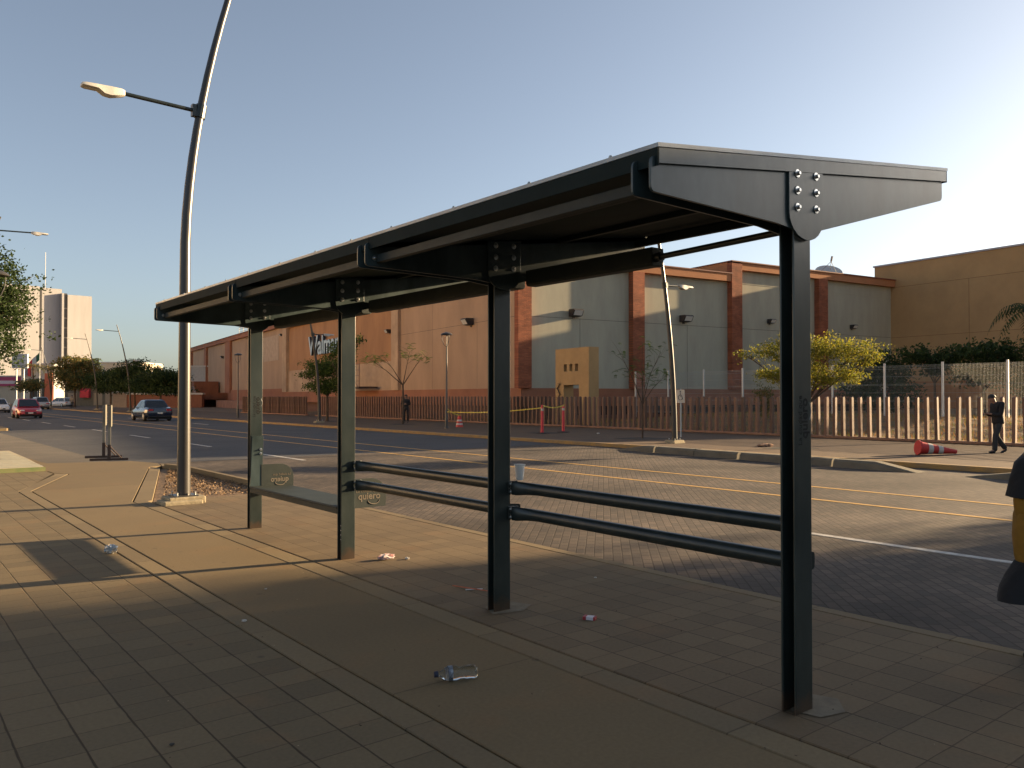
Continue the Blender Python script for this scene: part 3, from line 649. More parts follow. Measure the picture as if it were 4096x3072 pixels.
# front faces local -x; width along local y 0..3.25, built round the openings
def pbox(y0, y1, z0, z1): b.box(0, T, y0, y1, z0, z1)
pbox(0, .92, -.1, 4.32); pbox(2.42, 3.25, -.1, 4.32); pbox(.92, 2.42, 3.43, 4.32); pbox(.92, 2.42, 2.25, 3.02)
for y0, y1 in ((.92, 1.00), (1.30, 1.55), (1.85, 2.10), (2.40, 2.42)): pbox(y0, y1, 3.02, 3.43)
b.build('gate_wall', mat('ochre_portal_render', (0.44, 0.275, 0.120), .9, col2=(0.36,0.22,0.095), nscale=1.2, bump=.2), pt)
cr = MB()
pts = [(-.06, 2.75, 2.3), (-.07, 2.95, 2.05), (-.06, 2.72, 1.75), (-.05, 2.92, 1.45), (-.06, 2.70, 1.1), (-.07, 2.86, .7), (-.05, 2.75, .2)]
cr.tube(pts, [.03,.035,.03,.04,.03,.035,.04], 6)
for p in pts[:-1]:
    for k in range(4): cr.tube([p, (p[0]-.03, p[1]+random.uniform(-.3,.3), p[2]+random.uniform(-.1,.25))], [.014,.004], 4)
vine = cr.build('dry_vine', mat('dry_vine', (0.05,0.03,0.018), .9)); vine.location = (30.9, 32.0, 0); vine.rotation_euler = (0,0,math.radians(-7.8)); tag(vine, 'dry twisted creeper climbing the left leg of the ochre portal', 'creeper')

# ================================================================== FENCES
slat_m = mat('slat_terracotta', (0.200, 0.105, 0.064), .75, col2=(0.14, 0.075, 0.05), nscale=2.0, bump=.2)
_N = slat_m.node_tree.nodes; _L = slat_m.node_tree.links; _p = _N['Principled BSDF']; _s = _p.inputs['Base Color'].links[0].from_socket
_oi = _N.new('ShaderNodeObjectInfo'); _mr = _N.new('ShaderNodeMapRange'); _L.new(_oi.outputs['Random'], _mr.inputs[0]); _mr.inputs[3].default_value = .62; _mr.inputs[4].default_value = 1.2
_vm = _N.new('ShaderNodeVectorMath'); _vm.operation = 'SCALE'; _L.new(_s, _vm.inputs[0]); _L.new(_mr.outputs[0], _vm.inputs['Scale']); _L.new(_vm.outputs[0], _p.inputs['Base Color'])
basek = mat('palisade_kerb', (0.30, 0.16, 0.10), .9, noise=.3, nscale=2)
FX = 29.1; PITCH = .345
me_src = None
def slat(m_):
    """fluted slat with a slanted top, 1.5 m"""
    m_.prism([(-.075, 0), (.075, 0), (.075, 1.44), (.03, 1.50), (-.075, 1.46)], 'y', -.052, .052)
def palisade(y0, y1, label):
    global me_src
    t = thing('palisade_fence', (FX, y0, 0), label, 'fence', 'terracotta palisade fences')
    b = MB(); b.box(-.14, .14, 0, y1-y0, -.05, .10); b.build('base_kerb', basek, t, bevel=.01)
    n = int((y1-y0)/PITCH)
    if me_src is None:
        b = MB(); slat(b); o = b.build('slat', slat_m, t); me_src = o.data; o.location = (0, PITCH*.5, .10)
    else:
        o = bpy.data.objects.new('slat', me_src); COL.objects.link(o); o.parent = t; o.location = (0, PITCH*.5, .10)
    for k in range(1, min(n, 100)):
        c = o.copy(); c.location = (random.uniform(-.006,.006), PITCH*(k+.5), .10+random.uniform(-.012,.008)); c.rotation_euler = (random.gauss(0,.010), random.gauss(0,.008), random.uniform(-.07,.07)); COL.objects.link(c)
    if n > 100:
        b = MB()
        for k in range(100, n):
            y = PITCH*(k+.5); b.prism([(-.055,.10),(.055,.10),(.055,1.54),(.02,1.60),(-.055,1.57)], 'y', y-.045, y+.045)
        tag(b.build('far_slats', slat_m, t), kind='stuff')
palisade(3.0, 62.2, 'long near stretch of terracotta palisade running in from the right edge')
palisade(64.0, 79.0, 'short far stretch of terracotta palisade left of the gap, towards the loading dock')

galv = mat('galvanised_post', (0.52, 0.52, 0.50), .5, metal=.2, noise=.15)
mf = thing('mesh_fence', (37.4, 11.0, .62), 'tall galvanised wire mesh fence on the grass bank before the yellow building', 'fence', rz=0)
for k in range(10):
    y = k*2.62; b = MB(); b.box(-.04, .04, y-.04, y+.04, -.3, 2.52); b.build('fence_post', galv, mf)
b = MB()
wire = .0018
for k in range(9):
    y0 = k*2.62+.04; y1 = y0+2.54
    yy = y0+.03
    while yy < y1: b.box(-.004, .004, yy-wire*.6, yy+wire*.6, .02, 2.42); yy += .055
    for z in (.03,.08,.42,.75,.80,1.15,1.50,1.55,1.90,2.25,2.34,2.40): b.box(-.012, -.004, y0, y1, z-.004, z+.004)
b.build('mesh_panel', mat('mesh_wire', (0.30,0.31,0.29), .6), mf)

# ================================================================== CONCRETE LANE SEPARATORS
sepm = mat('separator_concrete', (0.16, 0.135, 0.095), .9, col2=(0.10,0.085,0.062), nscale=2.4, bump=.4)
def separator(y0, y1, taper0, taper1, label, x=18.75):
    t = MB(); L_ = y1-y0
    prof = []
    st = [(0, .02 if taper0 else 1), (L_*.0+ (1.0 if taper0 else .04), 1), (L_-(1.2 if taper1 else .04), 1), (L_, .02 if taper1 else 1)]
    vs = []
    for y, h in st:
        hh = .19*h
        for dx, z in ((-.24, 0), (-.20, hh*.75), (-.14, hh), (.14, hh), (.20, hh*.75), (.24, 0)): vs.append((dx, y, z))
    fs = [tuple(range(6))[::-1], tuple(range(18, 24))]
    for i in range(3):
        for k in range(6): a_ = i*6+k; c_ = i*6+(k+1) % 6; fs.append((a_, c_, c_+6, a_+6))
    t.add(vs, fs); o = t.build('lane_separator', sepm, smooth=False); o.location = (x, y0, -.1); 
    for p in o.data.polygons: pass
    bm_ = bmesh.new(); bm_.from_mesh(o.data); bmesh.ops.recalc_face_normals(bm_, faces=bm_.faces); bm_.to_mesh(o.data); bm_.free()
    tag(o, label, 'kerb block', 'concrete separators along the far kerb')
separator(16.6, 18.2, False, True, 'furthest concrete separator with a rounded end, below the ochre portal', 18.95)
separator(15.0, 16.45, False, False, 'second concrete separator from the left, near the curved lamp base', 18.85)
separator(13.4, 14.85, False, False, 'third concrete separator, left of the near shelter post', 18.70)
separator(10.6, 13.25, False, False, 'concrete separator passing directly behind the near shelter post', 18.60)
separator(8.5, 10.5, True, False, 'sloping-ended separator just right of the near shelter post', 18.50)
separator(6.1, 7.5, False, True, 'concrete separator in front of the fallen cone, its left end sloping', 18.45)
separator(3.4, 5.95, False, False, 'rightmost concrete separator beside the half-seen person', 18.40)

# ================================================================== CONES, DELINEATORS, TAPE, SMALL SIGNS
redp = mat('cone_red', (0.55, 0.040, 0.030), .55, noise=.2, nscale=6); refl = mat('cone_white_band', (0.55, 0.50, 0.44), .5, noise=.2)
def drum(loc, rot, label, s=1.0, rk=1.0):
    t = thing('traffic_drum', loc, label, 'traffic cone', 'red and white traffic drums'); t.rotation_euler = rot
    pf = lambda h: (.185 - .12*h/1.0)*s*rk
    def seg(h0, h1, e_=0.0): return [(pf(h0)+e_, h0*s), (pf(h1)+e_, h1*s)]
    b = MB(); b.lathe(seg(0, 1.0), (0,0,0), 24); b.lathe([(.205*s*rk, -.03*s), (.205*s*rk, .02*s)], (0,0,0), 24); b.build('drum_shell', redp, t, smooth=True)
    for h0, h1 in ((.22, .36), (.52, .66)):
        b = MB(); b.lathe(seg(h0, h1, .004), (0,0,0), 24); b.build('reflective_band', refl, t, smooth=True)
    b = MB(); b.lathe([(.065*s, 1.0*s), (.06*s, 1.06*s), (.03*s, 1.08*s)], (0,0,0), 12); b.build('handle', redp, t)
p0 = Vector((22.68, 10.45, .19)); p1 = Vector((23.45, 9.85, .085)); dd = (p1-p0)
drum(p0 - dd.normalized()*.05, dd.to_track_quat('Z', 'Y').to_euler(), 'red traffic drum with white bands lying on its side on the far pavement', .98)
drum((24.46, 35.06, -.02), (0, 0, 0), 'upright red drum with a white band at the foot of the domed lamp', .62, 1.8)
tape_m = mat('caution_tape', (0.55, 0.42, 0.06), .6)
def delineator(x, y, label):
    t = thing('delineator_post', (x, y, 0), label, 'bollard', 'red delineator posts joined by tape')
    b = MB(); b.lathe([(.07,.04),(.062,.15),(.055,1.12),(.045,1.2),(.02,1.24)], (0,0,0), 16); b.build('tube', mat('delineator_red', (0.65, 0.04, 0.05), .5), t, smooth=True)
    b = MB(); b.lathe([(.28,0),(.27,.03),(.10,.05)], (0,0,0), 8); b.build('base', mat('rubber_black', (0.02,0.02,0.02), .8), t)
    b = MB(); b.lathe([(.0595,.98),(.0585,1.08)], (0,0,0), 16); b.build('reflective_band', refl, t, smooth=True)
delineator(22.9, 26.6, 'left red delineator post at the edge of the tree pit')
delineator(24.4, 26.9, 'right red delineator post in front of the ochre portal')
def tape(pts, label):
    b = MB(); vs = []; 
    for i in range(len(pts)-1):
        p, q = Vector(pts[i]), Vector(pts[i+1])
        for k in range(9):
            t_ = k/8; c = p.lerp(q, t_); c.z -= .10*math.sin(PI*t_); vs.append(c); 
    n = len(vs); V_ = [v+Vector((0,0,.025)) for v in vs] + [v-Vector((0,0,.025)) + Vector((.01*math.sin(i),0,0)) for i, v in enumerate(vs)]
    b.add(V_, [(i, i+1, n+i+1, n+i) for i in range(n-1)]); o = b.build('caution_tape', tape_m)
    o.modifiers.new('solid', 'SOLIDIFY').thickness = .004; tag(o, label, 'tape', 'yellow caution tape')
tape([(22.9, 26.53, 1.20), (24.4, 26.83, 1.22)], 'yellow tape strung between the two red delineator posts')
tape([(22.9, 26.52, 1.12), (22.95, 33.98, .82)], 'long yellow tape from the left delineator post to the domed lamp')
tape([(23.0, 34.15, 1.05), (24.46, 35.0, .62)], 'short yellow tape from the domed lamp down to the small drum')
# access sign
t = thing('access_sign', (25.2, 20.9, 0), 'small white and blue wheelchair sign behind the curved lamp pole', 'sign')
b = MB(); b.tube([(0,0,0),(0,0,1.9)], .03, 8); b.build('pole', galv, t)
b = MB(); b.box(-.02, 0, -.20, .20, 1.35, 1.87); pl_ = b.build('sign_plate', mat('sign_white', (0.42,0.42,0.40), .5), t, bevel=.004)
b = MB(); b.tube([(-.024, .10*math.cos(k*PI/8)-.0, 1.56+.10*math.sin(k*PI/8)) for k in range(9, 24)], .012, 5); b.tube([(-.024,0,1.78),(-.024,0,1.60),(-.024,-.09,1.58),(-.024,-.13,1.48)], .014, 5); b.lathe([(.03,0),(.03,.01)], (-.02,0,1.80), 10, axis=(-1,0,0)); b.build('wheelchair_symbol', mat('sign_navy', (0.03,0.05,0.09), .5), pl_)
# two portable sign stands seen edge-on
stm = mat('stand_timber_grey', (0.30, 0.27, 0.21), .8, noise=.3, nscale=8); rust = mat('rusty_steel', (0.06, 0.035, 0.025), .7, noise=.3)
def sign_stand(x, y, rz, label):
    t = thing('portable_sign', (x, y, -.1), label, 'road sign', 'portable road signs at the side road', rz=rz)
    b = MB(); b.box(-.035, .035, -.02, .02, .30, 1.45); b.build('upright', stm, t)
    b = MB(); b.prism(rounded([(-.30, .90), (.30, .90), (.30, 1.47), (-.30, 1.47)], .06), 'x', .036, .056); b.build('sign_panel', mat('sign_back', (0.17,0.155,0.12), .6, noise=.2), t)
    b = MB(); b.box(-.46, .46, -.04, .04, .0, .06); b.box(-.04, .04, -.03, .03, .06, .42)
    b.tube([(.03,0,.36),(.30,0,.05)], .02, 6); b.build('base', rust, t)
vd = math.atan2(.2364, 1.091)
sign_stand(5.23, 24.72, -vd-.06, 'left portable road sign on a rusty T base at the side road')
sign_stand(5.12, 23.57, -vd-.05, 'right portable road sign on a rusty T base, slightly nearer')

# ramp platform at left edge
t = thing('tactile_ramp', (.2, 19.95, 0), 'ribbed pale ramp plate with a green painted edge at the left', 'ramp')
b = MB(); b.prism([(0,0),(2.85,-.05),(2.95,2.9),(3.0,6.6),(0,6.6)], 'z', .0, .085); b.build('deck', mat('ramp_deck', (0.42,0.36,0.24), .8, noise=.25, nscale=5), t)
b = MB()
for k in range(15): b.box(.15, 2.86, .25+k*.4, .37+k*.4, .0855, .097)
b.build('ribs', mat('ramp_rib', (0.34,0.33,0.27), .8, noise=.2), t)
b = MB(); b.prism([(-.01,-.02),(2.87,-.07),(2.87,-.052),(-.01,-.002)], 'z', .0, .09); b.build('green_edge', mat('green_edge_paint', (0.13,0.18,0.06), .7, col2=(0.24,0.22,0.09), nscale=4), t)

# ================================================================== LITTER
clear = bpy.data.materials.new('clear_plastic'); clear.use_nodes = True
cp = clear.node_tree.nodes['Principled BSDF']; cp.inputs['Roughness'].default_value = .08; cp.inputs['Transmission Weight'].default_value = 1.0; cp.inputs['IOR'].default_value = 1.30; cp.inputs['Base Color'].default_value = (.86,.92,.94,1)
t = thing('plastic_bottle', (2.63, 3.80, .041), 'crushed clear plastic bottle with a dark label lying on the concrete path', 'bottle')
t.scale = (1.2,)*3; ax = Vector((.9, -.42, 0)).normalized(); t.rotation_euler = (0, 0, math.atan2(ax.y, ax.x))
b = MB(); pr = [(.008,0),(.012,0),(.0125,.018),(.016,.028),(.030,.048),(.033,.06),(.0325,.10),(.026,.118),(.031,.135),(.0325,.17),(.031,.19),(.024,.198),(.006,.192)]
b.lathe(pr, (-.10,0,0), 28, axis=(1,0,0))
b.v = [(x, y*(1+.10*math.sin(60*x+3*math.atan2(z,y))), z*(1+.08*math.sin(47*x+2))-.002*math.sin(80*x)) for x, y, z in b.v]
b.build('bottle_wall', clear, t, smooth=True)
b = MB(); b.lathe([(.014,-.004),(.0145,.014),(.0135,.015)], (-.10,0,0), 20, axis=(1,0,0)); b.build('cap', mat('cap_blue_black', (0.02,0.025,0.05), .5), t)
b = MB(); b.lathe([(.0345,.060),(.0348,.082)], (-.10,0,0), 24, axis=(1,0,0)); b.build('label_band', mat('bottle_label', (0.02,0.025,0.04), .4, col2=(0.35,0.38,0.42), nscale=60), t)
def crumple(name, loc, r, m, label, cat, fl=.6, seed=1, stretch_=(1,1)):
    bm_ = bmesh.new(); bmesh.ops.create_icosphere(bm_, subdivisions=3, radius=r); rr = random.Random(seed)
    for v in bm_.verts:
        k = 1+rr.uniform(-.28,.22); v.co = Vector((v.co.x*k*stretch_[0], v.co.y*k*stretch_[1], v.co.z*k*fl))
    me = bpy.data.meshes.new(name); bm_.to_mesh(me); bm_.free(); me.materials.append(m)
    o = bpy.data.objects.new(name, me); COL.objects.link(o); o.location = loc; tag(o, label, cat); return o
crumple('crumpled_foil', (1.99, 9.05, .045), .062, mat('foil', (0.50,0.50,0.48), .35, metal=.5), 'crumpled silver foil ball on the sunny tiles', 'litter', .75, 3)
crumple('crushed_carton', (4.03, 7.02, .028), .045, mat('white_carton', (0.60,0.58,0.56), .6, col2=(0.40,0.10,0.08), nscale=30), 'crushed white carton beside the second post', 'litter', .6, 5, (2.0, .9))
crumple('paper_scrap', (4.19, 6.90, .012), .022, mat('scrap_white', (0.55,0.52,0.48), .8), 'small white scrap right beside the crushed carton', 'litter', .5, 6)
crumple('paper_scrap', (2.13, 5.72, .008), .018, MATS['scrap_white'], 'tiny white paper scrap on the border strip of the path', 'litter', .4, 8)
crumple('paper_scrap', (2.62, 6.55, .008), .010, MATS['scrap_white'], 'speck of paper in the middle of the concrete path', 'litter', .4, 9)
crumple('paper_scrap', (1.12, 3.9, .008), .012, mat('scrap_dark', (0.04,0.035,0.03), .8), 'dark flattened scrap on the near tiles at lower left', 'litter', .4, 10)
crumple('cloth_rag', (22.6, 15.3, .04), .16, mat('rag_brown', (0.30,0.17,0.11), .9), 'brown rag on the far pavement left of the near shelter post', 'litter', .35, 11, (2.0, 1.2))
crumple('paper_scrap', (24.6, 24.9, .02), .05, MATS['scrap_white'], 'white scrap on the far pavement below the ochre portal', 'litter', .5, 12, (1.6, 1))
crumple('paper_scrap', (5.05, 5.15, .008), .012, MATS['scrap_white'], 'tiny pale scrap on the tiles between the third and fourth posts', 'litter', .4, 13)
t = thing('cigarette_pack', (4.09, 4.23, 0), 'empty red and white cigarette pack on the tiles near the third post', 'packet', rz=.55)
b = MB(); b.box(-.028, .028, -.044, .044, .001, .023); b.build('carton', mat('pack_white', (0.55,0.50,0.52), .5), t, bevel=.002)
b = MB(); b.box(-.0285, .0285, .020, .0445, .0005, .0236); b.box(-.0285, .0285, -.0445, -.032, .0005, .0236); b.build('lid', mat('pack_red', (0.28,0.02,0.025), .5), t)
def straw(p, q, m, label):
    b = MB(); b.tube([p, q], .0042, 8); tag(b.build('drinking_straw', m), label, 'straw', 'crossed straws on the tiles')
straw((3.90, 5.50, .005), (4.03, 5.44, .005), mat('straw_white', (0.75,0.72,0.70), .4), 'white straw lying across the orange straw left of the third post')
straw((3.88, 5.66, .014), (4.02, 5.30, .010), mat('straw_orange', (0.55,0.12,0.04), .4), 'orange straw lying under the white straw left of the third post')

b = MB()
for i in range(700):
    if random.random() < .6: jx = random.choice([2.05, 2.232, 3.217, 3.427, 3.91, 4.39, 4.87, 5.35, 1.55, 1.05]); x = jx + random.gauss(0, .02)
    else: x = random.uniform(-3, 5.6)
    y = random.uniform(.8, 13); s_ = random.uniform(.002, .009); q = Euler((random.uniform(-.3,.3), random.uniform(-.3,.3), random.uniform(0, 6.3))).to_matrix()
    b.add([Vector((x, y, .004)) + q @ Vector(v) for v in ((-s_,-s_*.4,0),(s_,-s_*.3,0),(s_*.8,s_*.4,.002),(-s_*.6,s_*.5,0))], [(0,1,2,3)], int(random.random() < .15))
tag(b.build('dirt_flecks', [mat('fleck_dark', (0.05,0.03,0.016), .9), mat('fleck_pale', (0.32,0.25,0.16), .9)]), 'specks of dirt and leaf crumbs on the pavement', 'dirt', kind='stuff')

# ================================================================== TREES
def leaves(name, clumps, n, size, m, parent, spread=.16, pinn=False):
    """clumps: (centre, radii) blobs; leaf quads gather in small clusters spread through each"""
    vs = []; fs = []; mi = []
    tot = sum(c[1][0]*c[1][1]*c[1][2] for c in clumps) ** 1.0
    for c, r in clumps:
        vol = r[0]*r[1]*r[2]/tot; cnt = max(20, int(n*vol)); ncl = max(3, cnt//(26 if not pinn else 18))
        for q in range(ncl):
            d = rng.normal(size=3); d /= np.linalg.norm(d)+1e-9; rad = (.35+.65*rng.random()**.5)*(1+.18*rng.normal())
            cc = np.array(c) + d*np.array(r)*rad
            if pinn:
                ax = rng.normal(size=3)*np.array((1,1,.35)); ax /= np.linalg.norm(ax); sd = np.cross(ax, (0,0,1)); sd /= np.linalg.norm(sd)+1e-9
                for k in range(9):
                    for sg in (-1, 1):
                        o = cc + ax*(k-4)*size*.75 + np.array((0,0,-.006*(k-4)**2*size*8)); tip = o + sd*sg*size*1.5 + np.array((0,0,-size*.6)); w_ = ax*size*.28
                        i0 = len(vs); vs += [tuple(o-w_), tuple(o+w_), tuple(tip+w_*.6), tuple(tip-w_*.6)]; fs.append((i0,i0+1,i0+2,i0+3)); mi.append(int(rng.random() < .35))
            else:
                k2 = 26; P = cc + rng.normal(size=(k2,3))*spread*np.array((1,1,.6))
                for o in P:
                    A = rng.normal(size=3); A /= np.linalg.norm(A); B = np.cross(A, rng.normal(size=3)); B /= np.linalg.norm(B)+1e-9
                    s1 = size*(.6+.8*rng.random()); A *= s1; B *= s1*.55; i0 = len(vs)
                    vs += [tuple(o-A), tuple(o+B), tuple(o+A), tuple(o-B)]; fs.append((i0,i0+1,i0+2,i0+3)); mi.append(int(rng.random() < .35))
    me = bpy.data.meshes.new(name); me.from_pydata(vs, [], fs)
    for x in m: me.materials.append(x)
    me.polygons.foreach_set('material_index', mi)
    o = bpy.data.objects.new(name, me); COL.objects.link(o); o.parent = parent; return o
bark = mat('bark_brown', (0.10, 0.062, 0.038), .9, noise=.4, nscale=12)
L_green = [mat('leaf_green', (0.055, 0.085, 0.020), .6, spec=.12, trans=.35), mat('leaf_green_light', (0.10, 0.13, 0.028), .6, spec=.12, trans=.35)]
L_dark = [mat('leaf_dark', (0.028, 0.045, 0.014), .6, spec=.12, trans=.25), mat('leaf_dark_light', (0.045, 0.065, 0.02), .6, spec=.12, trans=.25)]
L_yel = [mat('leaf_yellow_green', (0.125, 0.130, 0.020), .6, spec=.12, trans=.40), mat('leaf_lime', (0.21, 0.175, 0.022), .6, spec=.12, trans=.40)]
L_dry = [mat('leaf_olive', (0.085, 0.095, 0.035), .7, spec=.12, trans=.3), mat('leaf_rust', (0.20, 0.13, 0.04), .7, spec=.12, trans=.3)]
def tree(x, y, label, clumps, n, size, lm, height_fork, tr=.06, spread=.16, pinn=False, twigs=10, group=None, name='tree', z=0.0, twig_len=1.0, lean=(0,0)):
    t = thing(name, (x, y, z), label, 'tree', group)
    b = MB(); f_ = Vector((lean[0], lean[1], height_fork))
    b.tube([(0,0,-.05), (lean[0]*.3+.02, lean[1]*.3, height_fork*.5), tuple(f_)], [tr*1.15, tr*.9, tr*.8], 10)
    for c, r in clumps:
        c = Vector(c); mid = f_.lerp(c, .5) + Vector((random.uniform(-.1,.1), random.uniform(-.1,.1), .08)); b.tube([tuple(f_), tuple(mid), tuple(c)], [tr*.55, tr*.35, tr*.14], 6)
        for k in range(twigs):
            e_ = c + Vector((random.gauss(0,1)*r[0]*.6, random.gauss(0,1)*r[1]*.6, random.gauss(0,1)*r[2]*.5+.1*r[2]))*twig_len
            s0 = mid.lerp(c, random.uniform(.1, 1)); b.tube([tuple(s0), tuple(s0.lerp(e_,.5)+Vector((0,0,.05))), tuple(e_)], [tr*.14, tr*.09, tr*.04], 4)
    b.build('trunk', bark, t, smooth=True)
    if n: leaves('crown', clumps, n, size, lm, t, spread, pinn)
    return t
G1 = 'young street trees on the far pavement'
# world-space view axes: right (.78,-.62)
def rt(a_, d_=0.0): return (.7815*a_+.624*d_, -.6243*a_+.7815*d_)
def cl(a_, z_, ra, rz_, d_=0.0, rd=None):
    q = rt(a_, d_); return ((q[0], q[1], z_), (ra, ra if rd is None else rd, rz_))
tree(22.9, 14.0, 'spreading yellow-green tree partly behind the near shelter post', [cl(-1.15,3.0,.62,.30), cl(-1.9,2.88,.35,.16), cl(-.45,3.15,.6,.42), cl(-.55,2.25,.95,.30), cl(.15,2.9,.6,.55), cl(.8,3.1,.75,.38), cl(1.6,3.05,.62,.33), cl(1.9,2.75,.40,.3), cl(.75,2.25,.85,.28), cl(1.35,2.3,.5,.22), cl(-1.25,2.3,.45,.18), cl(.3,2.0,.5,.18)], 15000, .032, L_yel, 1.35, .055, spread=.10, group=G1)
tree(23.2, 21.1, 'thin sparse tree with feathery leaves in front of the brick pillar', [cl(-.9,3.35,.35,.35), cl(-.5,2.6,.6,.35), cl(.1,2.9,.6,.6), cl(.7,3.3,.5,.4), cl(.2,2.3,.6,.35), cl(.9,2.4,.45,.4), cl(0,3.7,.5,.2)], 1500, .040, L_green, 1.3, .035, pinn=True, twigs=6, group=G1)
tree(24.33, 40.57, 'nearly bare forked tree with a few leaves beside the standing man', [cl(-1.9,3.75,.75,.35), cl(-1.1,3.9,.5,.3), cl(.4,4.2,.6,.5), cl(1.1,3.9,.5,.5)], 1300, .055, L_green, 2.25, .06, pinn=True, twigs=8, group=G1)
tree(24.33, 40.58, '', [], 0, .1, L_green, .1) if False else None
tree(22.4, 44.0, 'leafy tree mostly hidden behind the second shelter post', [cl(-.35,4.5,.6,.4), cl(.25,4.9,.4,.3), cl(.75,4.95,.3,.35), cl(-.9,3.9,.4,.3)], 1700, .060, L_green, 2.2, .06, spread=.16, group=G1)
tree(23.44, 48.5, 'full green tree standing right of the leaning lamp, before the letters', [cl(-.5,3.45,.9,.6), cl(.5,3.4,.9,.55), cl(-1.4,2.95,.5,.28), cl(-.5,2.35,.8,.45), cl(.7,2.45,.9,.42), cl(.1,2.0,.7,.28), cl(1.2,4.0,.55,.35), cl(1.7,4.5,.4,.3)], 9500, .060, L_green, 1.6, .08, spread=.15, group=G1)
# dark trees behind the mesh fence
G2 = 'dark trees behind the wire mesh fence'
tree(46.5, 14.6, 'dark bush behind the wire mesh fence at the far right', [cl(0,2.9,1.9,1.3), cl(1.6,2.6,1.6,1.3), cl(-1.2,1.8,1.2,1.1), cl(.5,1.2,2.4,1.0)], 7500, .10, L_dark, 1.0, .15, spread=.26, group=G2, z=.5)
tree(46.0, 17.9, 'dark rounded tree behind the wire mesh fence, above the walking man', [cl(-.6,3.2,1.3,.7), cl(.7,3.4,1.2,.6), cl(1.4,2.7,.8,.8), cl(-.2,2.2,1.3,.6)], 5200, .09, L_dark, 1.4, .10, spread=.2, group=G2, z=.5)
tree(46.0, 20.4, 'thin-stemmed dark tree behind the middle of the wire mesh fence', [cl(-.9,3.4,.7,.5), cl(.2,3.1,.8,.45), cl(1.1,3.4,.5,.4), cl(-.2,2.6,.7,.3)], 2600, .09, L_dark, 1.8, .07, spread=.18, group=G2, z=.5)
tree(46.0, 23.2, 'dense dark tree just right of the yellow-green tree', [cl(0,2.9,1.3,.9), cl(.9,2.4,.9,.8), cl(-1.3,3.0,1.2,.8), cl(0,1.5,1.9,1.2), cl(-1.6,1.8,1.2,.9)], 7500, .09, L_dark, 1.0, .12, spread=.22, group=G2, z=.5)
t = tree(35.0, 21.2, 'reddish dry shrub just inside the palisade by the lamp pole', [cl(0,1.35,.42,.55), cl(.1,.8,.35,.5)], 1500, .04, L_dry, .4, .04, spread=.12, name='shrub')
t.location = (33.0, 22.4, .25)
# palm at the right edge
def palm(x, y, h, r, label, n=22, lm=L_dark, z=0.0, droop=1.0):
    t = thing('palm_tree', (x, y, z), label, 'palm', None)
    b = MB(); b.tube([(0,0,-.1),(.1,0,h*.5),(0,0,h)], [.2,.15,.14], 10); b.build('trunk', bark, t, smooth=True)
    b = MB()
    for k in range(n):
        an = 2*PI*k/n*2.4; el = random.uniform(.1, 1.2); L_ = r*random.uniform(.8, 1.1); prev = Vector((0,0,h)); 
        dirh = Vector((math.cos(an), math.sin(an), 0)); sd = Vector((-dirh.y, dirh.x, 0))
        for s_ in range(14):
            tt = (s_+1)/14; p = Vector((0,0,h)) + dirh*L_*(math.sin(tt*1.35)/math.sin(1.35))*math.cos(el*.6) + Vector((0,0, L_*(math.sin(el)*tt - .95*droop*tt*tt)))
            for sg in (-1, 1):
                wl = r*.26*math.sin(PI*min(1,tt*.9+.1)); tip = p + sd*sg*wl*.8 + (p-prev)*.6 + Vector((0,0,-wl*.55)); w_ = (p-prev)*.28
                b.add([p-w_, p+w_, tip], [(0,1,2)], 0 if random.random() < .6 else 1)
            prev = p
    b.build('fronds', lm, t)
palm(47.2, 15.9, 5.6, 2.0, 'drooping palm frond crown at the right edge before the yellow wall', z=.5)
# tree at the left edge (near pavement)
tree(2.15, 27.0, 'big dark green tree cut off by the left edge of the view', [cl(.1,4.2,1.5,1.5), cl(.9,4.9,.8,.6), cl(1.0,3.9,.75,.5), cl(.7,3.0,.8,.6), cl(-.4,5.6,1.2,.7), cl(.3,2.6,.9,.5), cl(.95,4.4,.65,.35), cl(-1,4,1.4,1.6)], 38000, .045, L_dark, 2.0, .14, spread=.13)
# far tree row
G3 = 'dark trees along the far pavement in the distance'
tree(24.0, 88.3, 'dark tree immediately left of the near lamp pole', [cl(0,3.7,2.2,.8), cl(1.6,3.2,1.6,.8), cl(-1.2,3.0,2.0,.9), cl(.5,2.3,2.6,.5)], 9000, .10, L_dark, 1.8, .12, spread=.26, group=G3)
tree(24.0, 98.5, 'middle dark tree of the distant row, crown reaching the double-armed lamp', [cl(.3,5.0,1.5,.8), cl(-.7,4.3,1.8,.8), cl(1.6,4.3,1.6,.7), cl(-1.8,3.4,1.4,.8), cl(0,2.9,2.6,.8)], 9000, .11, L_dark, 2.0, .12, spread=.26, group=G3)
tree(23.8, 109.0, 'dark tree over the blank wall, left in the distant row', [cl(0,3.9,2.2,.9), cl(-1.6,3.3,1.6,.8), cl(.8,2.8,2.5,.8), cl(1.6,4.0,1.2,.6)], 8000, .12, L_dark, 2.0, .12, spread=.28, group=G3)
tree(24.4, 134.0, 'yellow-topped round tree left of the distant dark row', [cl(-.8,6.5,2.0,1.1), cl(1.3,6.4,1.8,1.0), cl(-2.2,5.5,1.4,1.1), cl(2.6,5.3,1.3,1.0), cl(0,4.6,2.8,1.1), cl(0,3.4,2.6,.8)], 11000, .14, L_dry, 2.4, .16, spread=.34, group=G3)
tree(21.2, 152.0, 'pale hazy tree far down the road beside the sign board', [cl(0,3.4,2.0,.9)], 2000, .16, L_dry, 2.0, .12, spread=.35, group=G3)
palm(34.8, 177.0, 8.6, 2.9, 'tall palm standing above the far trees in front of the second tower', 18, L_green)
palm(27.0, 170.0, 6.8, 2.4, 'short palm left of the yellow-topped tree', 16, L_dry)
palm(24.4, 172.0, 7.3, 2.4, 'distant palm beside the white sign board', 16, L_dry)

